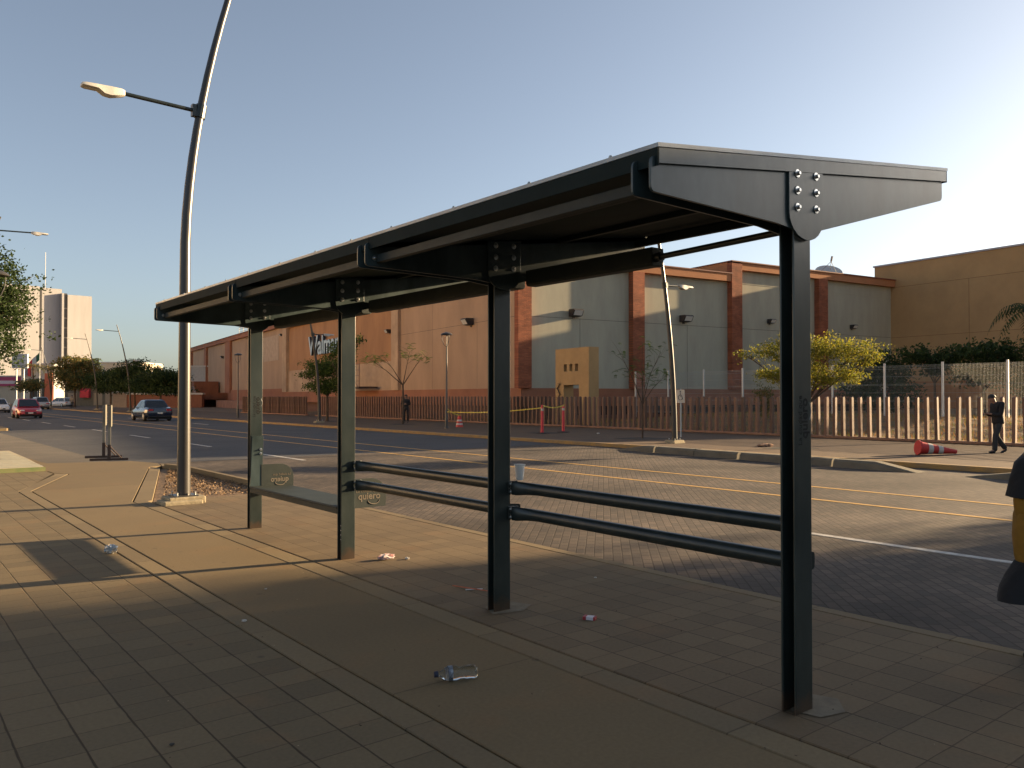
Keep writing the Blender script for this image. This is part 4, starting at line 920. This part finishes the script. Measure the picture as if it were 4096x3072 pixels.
# ================================================================== FAR BUILDINGS
towm = mat('tower_concrete', (0.41, 0.39, 0.38), .9, col2=(0.35,0.335,0.325), nscale=.5, bump=.2, stretch=(1,1,.12))
glassd = mat('dark_strip_windows', (0.07, 0.065, 0.06), .35, noise=.3)
tw = thing('tower_block', (36.9, 289.6, 0), 'left pale concrete tower with one dark vertical window strip and a mast', 'building', 'pale concrete towers', rz=math.radians(6.0))
b = MB(); b.box(-9, 5.9, 0, 16, 0, 36.0); b.box(6.55, 12.2, 0, 16, 0, 35.7); b.box(5.9, 6.55, .5, 16, 0, 35.8); b.build('wall', towm, tw)
b = MB(); b.box(5.9, 6.55, .0, .5, 0, 35.8)
b.build('window_strip', glassd, tw)
b = MB(); b.tube([(8.5, 4, 35), (8.5, 4, 47.5)], .07, 6); b.build('mast', polem, tw)
tw = thing('tower_block', (48.7, 290.2, 0), 'right pale concrete tower, a little lower, with a wide dark window strip', 'building', 'pale concrete towers', rz=math.radians(6.0))
b = MB(); b.box(.0, .6, -1, 14, 0, 34.3); b.box(1.8, 8.9, -.6, 14, 0, 34.0); b.box(.6, 1.8, .6, 14, 0, 34.4); b.box(8.9, 9.4, 1, 12, 28.5, 33.6); b.build('wall', towm, tw)
b = MB(); b.box(.6, 1.8, 0, .6, 0, 34.4); b.build('window_strip', glassd, tw)
for k in range(10):
    b = MB(); b.box(.65, 1.75, -.1, 0, 1.5+k*3.1, 1.9+k*3.1); b.build('spandrel', mat('spandrel_grey', (0.22,0.20,0.19), .8), tw)
# low buildings
def bldg(name, x, y, w, d, h, m, label, rz=-38.0, extra=None, z=-.1):
    t = thing(name, (x, y, z), label, 'building', None, rz=math.radians(rz))
    b = MB(); b.box(0, w, 0, d, 0, h); b.build('wall', m, t)
    b = MB(); b.box(-.15, w+.15, -.15, d, h, h+.25); b.build('roof_edge', mat('pale_coping', (0.50,0.47,0.42), .8), t)
    if extra: extra(t)
    return t
cream = mat('cream_wall', (0.52,0.44,0.33), .9, noise=.15); blk = mat('dark_blue_wall', (0.035,0.042,0.052), .7, noise=.2); greyw = mat('pale_grey_wall', (0.42,0.40,0.37), .8, noise=.15)
def ex_dark(t):
    b = MB(); b.box(.5, 10, -.25, 0, 3.6, 4.3); b.build('fascia', mat('fascia_grey', (0.11,0.11,0.115), .6), t)
    for x in (1.2, 3.2, 5.6):
        b = MB(); b.box(x, x+1.4, -.12, .01, .6, 2.6); b.build('window', mat('shop_glass', (0.06,0.06,0.065), .2), t)
bldg('shop_building', 29.8, 167.5, 17, 12, 6.0, blk, 'low dark blue shop building behind the dark row of trees', extra=ex_dark)
bldg('shop_building', 38.6, 193.0, 10, 12, 8.9, cream, 'cream two-storey block above the dark row of trees')
def ex_red(t):
    b = MB(); b.prism([(-.8, 2.6), (0, 3.6), (0, 2.6)], 'x', 3.0, 4.5); b.box(3.0, 4.5, -.8, 0, 1.5, 2.6); b.build('awning', mat('red_awning', (0.55,0.04,0.05), .7), t)
    for x in (.6, 5.0, 7.0):
        b = MB(); b.box(x, x+1.5, -.06, .01, .2, 2.3); b.build('shutter', mat('tan_shutter', (0.30,0.25,0.18), .8), t)
bldg('shop_building', 27.1, 157.5, 9, 10, 3.9, mat('dull_olive_wall', (0.16,0.145,0.11), .9, noise=.2), 'low shop with a red awning behind the far tree trunks', extra=ex_red)
bldg('boundary_wall', 30.0, 136.0, 2.1, 1, 2.2, mat('blank_tan_wall', (0.36,0.27,0.20), .9, noise=.2), 'blank tan boundary wall behind the blue saloon')
bldg('boundary_wall', 31.7, 134.7, 11.5, 1.0, 2.0, mat('terracotta_wall', (0.26,0.10,0.055), .9, noise=.2), 'terracotta boundary wall right of the blue saloon')
def ex_glass(t):
    b = MB(); b.box(2.0, 4.8, -.3, .01, 0, 5.2); q = b.build('glass_front', mat('black_glass', (0.015,0.018,0.022), .15), t)
    for x in (2.7, 3.5, 4.2):
        b = MB(); b.box(x, x+.08, -.36, -.3, 0, 5.0); b.build('mullion', galv, q)
    b = MB(); b.box(4.9, 6.4, -.3, .01, 0, 6.4); b.build('red_panel', mat('rust_panel', (0.38,0.10,0.05), .7), t)
    b = MB(); b.box(.3, 1.5, -.4, -.05, 6.0, 7.2); b.build('fascia_sign', mat('navy_sign', (0.05,0.05,0.10), .5, col2=(0.3,0.3,0.35), nscale=3), t)
    b = MB(); b.box(1.6, 2.0, -.45, -.05, 5.8, 7.4); b.build('red_stripe', mat('sign_red', (0.45,0.03,0.04), .5), t)
bldg('showroom', 25.0, 191.0, 6.6, 10, 8.2, greyw, 'pale grey showroom with black glass front in the far distance', extra=ex_glass)
def ex_pink(t):
    b = MB(); b.box(-9.2, 5.3, -.4, .01, 4.0, 6.0); b.build('pink_fascia', mat('magenta_fascia', (0.42,0.05,0.12), .6), t)
    b = MB(); b.box(.5, 4.5, -.46, -.4, 4.5, 5.2); b.build('fascia_lettering', mat('fascia_pale_stripe', (0.6,0.5,0.5), .6), t)
bldg('shop_building', 23.4, 211.6, 5.3, 9, 6.1, cream, 'low cream shop with a magenta fascia at the far left', extra=ex_pink)
t = thing('pylon_sign', (22.8, 186.6, 0), 'tall white sign board with four grey panels in front of the left tower', 'sign', rz=math.radians(-36))
b = MB(); b.box(0, 3.0, 0, .5, 7.2, 10.0); b.build('board', mat('pylon_white', (0.60,0.59,0.56), .6), t)
for k in range(4):
    b = MB(); b.box(.15, 2.3, -.04, -.001, 7.32+k*.68, 7.88+k*.68); b.build('panel', mat('pylon_panel', (0.38,0.37,0.38), .6), t)
b = MB(); b.tube([(.8,.25,0),(.8,.25,7.2)], .14, 8); b.tube([(2.2,.25,0),(2.2,.25,7.2)], .14, 8); b.build('pole', galv, t)
t = thing('flag_pole', (27.1, 183.0, 0), 'flag pole with green, white and red flag before the left tower', 'flag', rz=math.radians(-38))
b = MB(); b.tube([(0,0,0),(0,0,10.6)], .06, 8); b.build('pole', galv, t)
for k, c in enumerate(((0.03,0.10,0.05), (0.52,0.50,0.46), (0.50,0.03,0.03))):
    b = MB(); vs = []; fs = []
    for i in range(5):
        s_ = (k+i/4)*.85
        for zz in (0, 1): vs.append((-s_*.85, .1*math.sin(s_*3), 10.4 - s_*.85 - zz*1.5*(1-.0*k)))
    fs = [(2*i, 2*i+1, 2*i+3, 2*i+2) for i in range(4)]; b.add(vs, fs); o = b.build('flag_stripe', mat('flag_%d' % k, c, .8), t); o.modifiers.new('s', 'SOLIDIFY').thickness = .02

# distant roof-top clutter right of the lamp pole
bldg('house', 46, 150, 8, 8, 7.0, greyw, 'small pale house seen between the lamp pole and the store')

# ================================================================== VEHICLES
glassc = mat('car_glass', (0.012,0.014,0.016), .06, spec=.8); tyre = mat('tyre_rubber', (0.015,0.015,0.015), .85); rimm = mat('rim_alloy', (0.35,0.35,0.36), .3, metal=.8)
blackp = mat('black_plastic', (0.012,0.012,0.013), .6); chrome = mat('chrome_trim', (0.6,0.6,0.6), .2, metal=1); platem = mat('plate_white', (0.55,0.55,0.52), .5)
lampred = mat('tail_lamp_red', (0.35,0.015,0.02), .2, spec=.7); lampclr = mat('head_lamp_clear', (0.55,0.55,0.55), .12, spec=.8)
def car(x, y, rz, label, paint, L=4.4, H=1.46, Wd=1.74, hatch=False, group='cars on the road', tall=0.0):
    t = thing('parked_car' if 'parked' in label else 'car', (x, y, -.1), label, 'car', group, rz=rz)
    h = L/2; w = Wd/2; zb = .22; zt = .90+tall*.1
    st = [(-h, .80, .42, .70), (-h+.06, .92, .30, .90 if not hatch else .92), (-h+.45, .98, zb, zt+.06 if not hatch else zt), (-h+1.1, 1.0, zb, zt+.02), (-.2, 1.0, zb, zt), (.8, 1.0, zb, zt-.02), (h-1.05, .99, zb, zt-.06), (h-.35, .94, zb+.02, .74+tall*.08), (h-.08, .86, .28, .62), (h, .74, .34, .52)]
    vs = []; fs = []; n = 10
    for yy, k, z0, z1 in st:
        ww = w*k
        for px_, pz in ((-.86,0),(-1.0,.22),(-1.01,.55),(-.975,.85),(-.86,1.0),(.86,1.0),(.975,.85),(1.01,.55),(1.0,.22),(.86,0)): vs.append((px_*ww, yy, z0+(z1-z0)*pz + (.012 if abs(px_) < .9 and pz == 1 else 0)))
    for i in range(len(st)-1):
        for k in range(n): a_ = i*n+k; c_ = i*n+(k+1) % n; fs.append((a_, c_, c_+n, a_+n))
    fs += [tuple(range(n))[::-1], tuple(range((len(st)-1)*n, len(st)*n))]
    b = MB(); b.add(vs, fs)
    zr = H; r0 = -h+(.18 if hatch else .75); r1 = -h+(.55 if hatch else 1.35); f1 = .15; f0 = 1.05
    lo = [(-w*.90, r0, zt-.02), (w*.90, r0, zt-.02), (w*.90, f0, zt-.03), (-w*.90, f0, zt-.03)]
    hi = [(-w*.70, r1, zr-.03), (w*.70, r1, zr-.03), (w*.70, f1, zr-.02), (-w*.70, f1, zr-.02)]
    md = [tuple(Vector(p).lerp(Vector(q), .55) + Vector((.018 if p[0] > 0 else -.018, 0, .01))) for p, q in zip(lo, hi)]
    top = [(-w*.55, r1+.15, zr+.015), (w*.55, r1+.15, zr+.015), (w*.55, f1-.12, zr+.02), (-w*.55, f1-.12, zr+.02)]
    cv = lo+md+hi+top; cf = []
    for q in range(3):
        for k in range(4): a_ = q*4+k; c_ = q*4+(k+1) % 4; cf.append((a_, c_, c_+4, a_+4))
    cf.append((12,13,14,15)); b.add(cv, cf)
    body = b.build('body', paint, t, smooth=True)
    bm_ = bmesh.new(); bm_.from_mesh(body.data); bmesh.ops.recalc_face_normals(bm_, faces=bm_.faces); bm_.to_mesh(body.data); bm_.free()
    def pane(name, P, off):
        P = [Vector(p) for p in P]; c = sum(P, Vector())/4; b = MB(); b.add([c+(p-c)*.88+Vector(off) for p in P], [(0,1,2,3)]); b.build(name, glassc, t)
    pane('windscreen', [lo[3], lo[2], hi[2], hi[3]], (0, .03, .02)); pane('rear_window', [lo[1], lo[0], hi[0], hi[1]], (0, -.03, .02))
    for sg in (-1, 1):
        i0, i1 = (0, 3) if sg < 0 else (1, 2)
        A, B_, C_, D_ = Vector(lo[i0]), Vector(lo[i1]), Vector(hi[i1]), Vector(hi[i0])
        for s0, s1 in ((.04, .50), (.53, .97)):
            q0, q1 = A.lerp(B_, s0), A.lerp(B_, s1); q3, q2 = D_.lerp(C_, s0), D_.lerp(C_, s1)
            P = [q0.lerp(q3,.10), q1.lerp(q2,.10), q1.lerp(q2,.90), q0.lerp(q3,.90)]; b = MB(); b.add([p+Vector((sg*.026,0,.005)) for p in P], [(0,1,2,3)]); b.build('side_window', glassc, t)
        b = MB(); b.box(sg*w*.93-.03+sg*.10, sg*w*.93+.03+sg*.10, .72, .84, zt+.0, zt+.13); b.box(min(sg*w*.9, sg*w*.98), max(sg*w*.9, sg*w*.98), .76, .80, zt, zt+.05); b.build('mirror', paint, t, bevel=.01)
        for wy in (-h+.78, h-.85):
            b = MB(); b.lathe([(.20,-.10),(.30,-.10),(.32,-.07),(.32,.07),(.30,.10),(.20,.10)], (sg*(w-.09), wy, .32), 20, axis=(1,0,0)); wh = b.build('wheel', tyre, t, smooth=True)
            b = MB(); b.lathe([(.21,0),(.20,.012),(.08,.02),(.03,.03)], (sg*(w+.012), wy, .32), 16, axis=(sg,0,0)); b.build('rim', rimm, wh)
        b = MB(); b.box(sg*w*.66-.17, sg*w*.66+.17, -h-.0, -h+.10, .70, .84); b.build('tail_lamp', lampred, t, bevel=.02)
        b = MB(); b.box(sg*w*.64-.15, sg*w*.64+.15, h-.20, h-.03, .56, .68); b.build('headlight', lampclr, t, bevel=.03)
    b = MB(); b.box(-w*.45, w*.45, h-.01, h+.012, .36, .50); b.build('grille', blackp, t)
    b = MB(); b.box(-w*.82, w*.82, h-.07, h-.035, .26, .33); b.box(-w*.85, w*.85, -h+.02, -h+.05, .30, .38); b.build('bumper_trim', blackp, t)
    for yy in (-h-.012, h+.012):
        b = MB(); b.box(-.17, .17, yy-.006, yy+.006, .52 if yy < 0 else .38, .62 if yy < 0 else .48); b.build('number_plate', platem, t)
    b = MB(); b.box(-w*.85, w*.85, -h+.3, h-.3, .14, .26); b.build('underbody', blackp, t)
redc = mat('red_car_paint', (0.30,0.012,0.020), .3, spec=.6, coat=.6); bluec = mat('navy_car_paint', (0.010,0.018,0.040), .22, spec=.6, coat=.8); whitec = mat('white_car_paint', (0.55,0.56,0.58), .3, coat=.5); silv = mat('silver_car_paint', (0.36,0.37,0.38), .3, metal=.4, coat=.4)
car(10.1, 74.0, PI, 'red hatchback driving towards the viewer in the near lane', redc, L=3.8, H=1.50, Wd=1.72, hatch=True)
car(15.9, 60.8, 0, 'navy blue saloon seen from behind beyond the near lamp pole', bluec, L=4.5, H=1.46, Wd=1.78)
car(11.1, 100.5, PI, 'white saloon cut by the left edge, coming towards the viewer', whitec, L=4.4, H=1.46)
car(18.3, 124.0, .05, 'silver estate car parked behind the red hatchback on the far side', silv, L=4.5, H=1.62, hatch=True, tall=.8)
car(24.5, 146.0, .5, 'white car parked half hidden under the yellow-topped tree', whitec, L=4.4, H=1.5, hatch=True)
car(17.4, 170.0, .0, 'white van parked in the far distance at the left', whitec, L=4.9, H=2.0, Wd=1.9, hatch=True, tall=2.5)
# red cars behind the wire mesh fence are only hinted at; skipped

# ================================================================== PEOPLE
skin_t = mat('skin_tone', (0.28,0.15,0.095), .55)
def skin(name, verts, edges, m, parent, sub=2):
    """verts: {key: (x,y,z,r)}; the first key is the root"""
    ks = list(verts); ix = {k: i for i, k in enumerate(ks)}
    me = bpy.data.meshes.new(name); me.from_pydata([verts[k][:3] for k in ks], [(ix[a_], ix[c_]) for a_, c_ in edges], [])
    o = bpy.data.objects.new(name, me); COL.objects.link(o); o.parent = parent
    me.materials.append(m); sk = o.modifiers.new('skin', 'SKIN'); sk.use_smooth_shade = True
    for i, k in enumerate(ks):
        r = verts[k][3]; v = me.skin_vertices[0].data[i]; v.radius = r if hasattr(r, '__len__') else (r, r); v.use_root = (i == 0)
    sb = o.modifiers.new('sub', 'SUBSURF'); sb.levels = sub; sb.render_levels = sub
    return o
def person(loc, rz, label, J, top_m, leg_m, shoe_m, hair_m, scale=1.0, bald=False, jacket_extra=.02, group=None):
    t = thing('person', loc, label, 'person', group, rz=rz); t.scale = (scale,)*3
    V_ = {}; E_ = []
    def add(k, p, r, par=None):
        V_[k] = (*p, r); 
        if par: E_.append((par, k))
    add('pelvis', J['pelvis'], (.15,.105)); add('waist', J['waist'], (.135,.10), 'pelvis'); add('chest', J['chest'], (.155,.11), 'waist'); add('neck0', J['neck'], .062, 'chest')
    nk = Vector(J['neck']); hd = Vector(J['head']); dv = (hd-nk)
    add('neck1', nk+dv*.35, .052, 'neck0'); add('head0', nk+dv*.72, (.070,.078), 'neck1'); add('head1', hd, (.084,.092), 'head0'); add('head2', hd+dv.normalized()*.072, .070, 'head1')
    fw = Vector(J.get('face', (0,1,0))); add('nose', hd+fw*.100-dv.normalized()*.012, .014, 'head1')
    for s in ('l', 'r'):
        sx = -1 if s == 'l' else 1
        add('sh'+s, J['sh'+s], .066, 'chest'); add('el'+s, J['el'+s], .043, 'sh'+s); add('wr'+s, J['wr'+s], .028, 'el'+s)
        fd = (Vector(J['wr'+s])-Vector(J['el'+s])).normalized(); 
        if 'hd'+s in J: fd = Vector(J['hd'+s]).normalized()
        pal = Vector(J['wr'+s])+fd*.065; add('pm'+s, pal, (.036,.020), 'wr'+s)
        side = fd.cross(Vector((0,0,1))); side = side.normalized() if side.length > .2 else Vector((0,1,0)); curl = fd.cross(side).normalized()
        if curl.z > 0: curl = -curl
        for q, (o_, ln) in enumerate(((-.030,.060),(-.010,.070),(.010,.066),(.029,.050))):
            b0 = pal+side*o_+fd*.030; add('f%d'%q+s, b0, .0095, 'pm'+s); add('g%d'%q+s, b0+fd*ln*.6+curl*.008, .0088, 'f%d'%q+s); add('h%d'%q+s, b0+fd*ln*.9+curl*.028, .007, 'g%d'%q+s)
        th = Vector(J['wr'+s])+fd*.03-side*.034; add('t0'+s, th, .011, 'pm'+s); add('t1'+s, th+fd*.035-side*.022+curl*.01, .009, 't0'+s)
        add('hp'+s, J['hp'+s], .092, 'pelvis'); add('kn'+s, J['kn'+s], .060, 'hp'+s); add('an'+s, J['an'+s], .040, 'kn'+s)
        a_ = Vector(J['an'+s]); td = Vector(J.get('toe'+s, (0,1,0))); add('ft'+s, a_+td*.12+Vector((0,0,-.05)), .034, 'an'+s)
    body = skin('body', V_, E_, skin_t, t)
    g = jacket_extra
    C_ = {}
    for k, r in (('waist', (.17+g,.13+g)), ('chest', (.18+g,.13+g)), ('neck0', .078)): C_[k] = (*V_[k][:3], r)
    w_ = Vector(V_['waist'][:3]); p_ = Vector(V_['pelvis'][:3]); q = w_.lerp(p_, 1.75); C_['hem'] = (*q, (.205+g,.165+g)); C_['collar'] = (*(nk+dv*.22), .068)
    CE = [('waist','chest'),('chest','neck0'),('waist','hem'),('neck0','collar')]
    for s in ('l', 'r'):
        C_['sh'+s] = (*V_['sh'+s][:3], .080+g*.6); C_['el'+s] = (*V_['el'+s][:3], .062+g*.5); C_['wr'+s] = (*Vector(V_['el'+s][:3]).lerp(Vector(V_['wr'+s][:3]), .93), .046+g*.3)
        CE += [('chest','sh'+s),('sh'+s,'el'+s),('el'+s,'wr'+s)]
    skin('jacket', C_, CE, top_m, t)
    T_ = {'pelvis': (*V_['pelvis'][:3], (.165,.125))}; TE = []
    T_['top'] = (*p_.lerp(w_, .6), (.150,.112)); TE.append(('pelvis','top'))
    for s in ('l', 'r'):
        T_['hp'+s] = (*V_['hp'+s][:3], .105); T_['kn'+s] = (*V_['kn'+s][:3], .076); T_['an'+s] = (*(Vector(V_['an'+s][:3])+Vector((0,0,-.035))), .072); TE += [('pelvis','hp'+s),('hp'+s,'kn'+s),('kn'+s,'an'+s)]
    skin('trousers', T_, TE, leg_m, t)
    for s in ('l', 'r'):
        a_ = Vector(J['an'+s]); td = Vector(J.get('toe'+s, (0,1,0))); zf = a_.z-.045
        skin('shoe', {'h': (*(a_+Vector((0,0,-.03))-td*.03), .048), 'm': (*(a_+td*.09+Vector((0,0,-.045))), (.048,.040)), 't': (*(a_+td*.17+Vector((0,0,-.052))), (.044,.028))}, [('h','m'),('m','t')], shoe_m, t)
    up = dv.normalized(); bk = (-fw - up*(-fw).dot(up)).normalized()
    bm_ = bmesh.new(); bmesh.ops.create_icosphere(bm_, subdivisions=4, radius=1.0); dele = []
    sdv = up.cross(bk)
    for v in bm_.verts:
        n_ = v.co.copy(); q_ = sdv*n_.x*.084 + bk*n_.y*.096 + up*n_.z*.098
        if n_.z < .28 - .95*max(0, n_.y) - .25*(abs(n_.x) > .8) or n_.z < -.62: dele.append(v)
        v.co = hd + up*.028 + bk*.012 + q_*(1+.04*math.sin(23*n_.x+17*n_.z)*math.sin(19*n_.y))
    bmesh.ops.delete(bm_, geom=dele, context='VERTS'); me = bpy.data.meshes.new('hair'); bm_.to_mesh(me); bm_.free(); me.materials.append(hair_m)
    ho = bpy.data.objects.new('hair', me); COL.objects.link(ho); ho.parent = t; ho.modifiers.new('thick', 'SOLIDIFY').thickness = .014
    for sg in (-1, 1):
        sd = fw.cross(up).normalized(); b = MB(); b.lathe([(.009,0),(.007,.006)], hd+fw*.078+sd*sg*.030+up*.012, 8, axis=fw); b.build('eye', blackp, t)
        b = MB(); b.lathe([(.022,0),(.016,.012)], hd+sd*sg*.078-up*.005, 10, axis=sd*sg); b.build('ear', skin_t, t)
    return t
blk_c = mat('black_cloth', (0.012,0.012,0.014), .85, noise=.3, nscale=8, bump=.9, bscale=7); gry_c = mat('charcoal_trousers', (0.035,0.036,0.036), .9, noise=.3, nscale=8, bump=.9, bscale=8); hairm = mat('black_hair', (0.010,0.008,0.007), .6); shoem = mat('black_shoe', (0.010,0.010,0.010), .5)
must = mat('mustard_cloth', (0.26,0.14,0.015), .85, noise=.25, nscale=10, bump=.9, bscale=7)
base = dict(pelvis=(0,0,.92), waist=(0,.0,1.08), chest=(0,0,1.30), neck=(0,.0,1.46), head=(0,.02,1.62), hpl=(-.09,0,.86), hpr=(.09,0,.86), knl=(-.10,.02,.48), knr=(.10,.02,.48), anl=(-.10,0,.075), anr=(.10,0,.075),
            shl=(-.19,0,1.40), shr=(.19,0,1.40), ell=(-.25,-.02,1.12), elr=(.25,-.02,1.12), wrl=(-.26,.03,.87), wrr=(.26,.03,.87))
J1 = dict(base, waist=(0,.0,1.07), chest=(0,.04,1.27), neck=(0,.085,1.42), head=(0,.165,1.545), face=(0,.88,-.47), ell=(-.22,.05,1.08), elr=(.22,.05,1.08), wrl=(-.10,.28,1.12), wrr=(.08,.29,1.12),
          knl=(-.09,.14,.50), anl=(-.09,.16,.08), knr=(.09,.00,.47), anr=(.09,-.27,.13), toer=(0,.85,-.5))
p_a = person((25.14, 9.41, 0), math.radians(51.5), 'man in a black jacket walking on the far pavement, head bent over a phone', J1, blk_c, gry_c, shoem, hairm, .99)
b = MB(); b.box(-.035, .035, .355, .367, 1.10, 1.235, M=None); b.build('handset', blackp, None)
ph = bpy.data.objects['handset']; ph.name = 'mobile_phone'; ph.location = (25.14, 9.41, -.0); ph.rotation_euler = (0, 0, math.radians(51.5)); tag(ph, 'dark mobile phone held by the man walking on the far pavement', 'phone')
J2 = dict(base, ell=(-.27,.02,1.13), elr=(.27,.02,1.13), wrl=(-.02,.20,1.20), wrr=(.04,.22,1.14), hdl=(1,0,.1), hdr=(-1,0,.1), knl=(-.12,.03,.48), anl=(-.13,.0,.075))
person((26.19, 43.3, 0), math.radians(135), 'man dressed in black standing with folded arms beside the bare tree', J2, blk_c, blk_c, shoem, hairm, .98)
person((22.6, 126.0, 0), math.radians(150), 'tiny distant figure standing by the trunk of the yellow-topped tree', base, mat('beige_cloth', (0.22,0.18,0.14), .9), gry_c, shoem, hairm, 1.0)
# half-seen youngster at the right edge
J3 = dict(base, pelvis=(0,0,.86), waist=(0,.0,1.02), ell=(-.27,.0,1.14), elr=(.27,.0,1.14), wrl=(-.22,.04,.93), wrr=(.22,.04,.93), anl=(-.13,.0,.07), knl=(-.11,.02,.46))
pe = person((5.64, 1.78, 0), math.radians(-25), 'person in a mustard and black jacket cut off by the right edge', J3, must, blk_c, shoem, hairm, .845, jacket_extra=.075)
def ringloft(name, rings, m, parent):
    """rings: (cx, cy, z, rx, ry)"""
    b = MB(); n = 48; vs = []
    for cx_, cy_, z, rx, ry in rings:
        for k in range(n):
            a_ = 2*PI*k/n; vs.append((cx_+rx*math.cos(a_)*(1+.03*math.sin(5*a_+z*9)+.018*math.sin(11*a_-z*13)), cy_+ry*math.sin(a_)*(1+.03*math.sin(4*a_+z*7)), z))
    fs = []
    for i in range(len(rings)-1):
        for k in range(n): fs.append((i*n+k, (i+1)*n+k, (i+1)*n+(k+1) % n, i*n+(k+1) % n))
    fs += [tuple(range(n)), tuple(range((len(rings)-1)*n, len(rings)*n))[::-1]]
    b.add(vs, fs); return b.build(name, m, parent, smooth=True)
ringloft('shoulder_cape', [(0,0,1.52,.08,.08),(0,0,1.49,.23,.17),(0,.0,1.42,.31,.215),(0,0,1.30,.355,.24),(-.01,0,1.185,.385,.25),(-.01,0,1.175,.33,.2)], blk_c, pe)
ringloft('jacket_body', [(0,0,1.22,.28,.19),(0,0,1.05,.335,.215),(0,.0,.90,.338,.22),(0,0,.76,.32,.215),(0,0,.69,.30,.205),(0,0,.685,.27,.18)], must, pe)
ringloft('tied_coat', [(0,0,.76,.24,.19),(0,0,.72,.315,.22),(-.04,0,.63,.35,.24),(-.09,0,.54,.37,.23),(-.12,.0,.46,.375,.21),(-.12,0,.452,.33,.17)], blk_c, pe)

# ---- unseen buildings and trees added to cast the long shadows and warm bounce
def blank_building(x0, x1, y0, y1, h, m, label):
    t = thing('unseen_building', (x0, y0, -.1), label, 'building')
    b = MB(); b.box(0, x1-x0, 0, y1-y0, 0, h); b.build('wall', m, t)
    b = MB(); b.box(-.2, x1-x0+.2, -.2, y1-y0+.2, h, h+.3); b.build('roof_edge', MATS['pale_coping'], t)
    face = -1 if x0 > 0 else 1
    xw = 0 if face < 0 else x1-x0
    for r_ in range(int(h//3.2)):
        y = 1.5
        while y < y1-y0-2.5:
            bb = MB(); bb.box(min(xw, xw+face*.04), max(xw, xw+face*.04), y, y+1.6, 1.0+r_*3.2, 2.5+r_*3.2); bb.build('window', glassd, t); y += 4.2
blank_building(36, 41, -62, -3.4, 9.8, cream, 'unseen cream block added beyond the right edge to shade the foreground')  # unseen, added to shade the foreground
tree(33.8, -1.9, 'unseen tree added beyond the right edge to soften the shadow edge', [cl(0,6.8,1.3,1.3), cl(.6,5.2,1.2,1.0), cl(-.4,8.2,1.2,1.1), cl(.2,3.6,1.3,.9)], 3000, .10, L_green, 3, .12, spread=.26)  # unseen, added to break up the edge of the foreground shadow
tree(40.5, -3.0, 'second unseen tree added beyond the right edge to soften the shadow edge', [cl(-.3,7.6,1.2,1.4), cl(.4,5.4,1.2,1.2), cl(.1,9.4,1.1,1.0)], 2200, .10, L_green, 4, .12, spread=.26)  # also unseen, added for a softer shadow edge
blank_building(-30, -14, 36, 130, 15.5, mat('warm_white_wall', (0.78,0.64,0.46), .8), 'unseen warm white block added beyond the left edge for warm bounce light')  # unseen, sized and whitened to bounce warm light onto the store
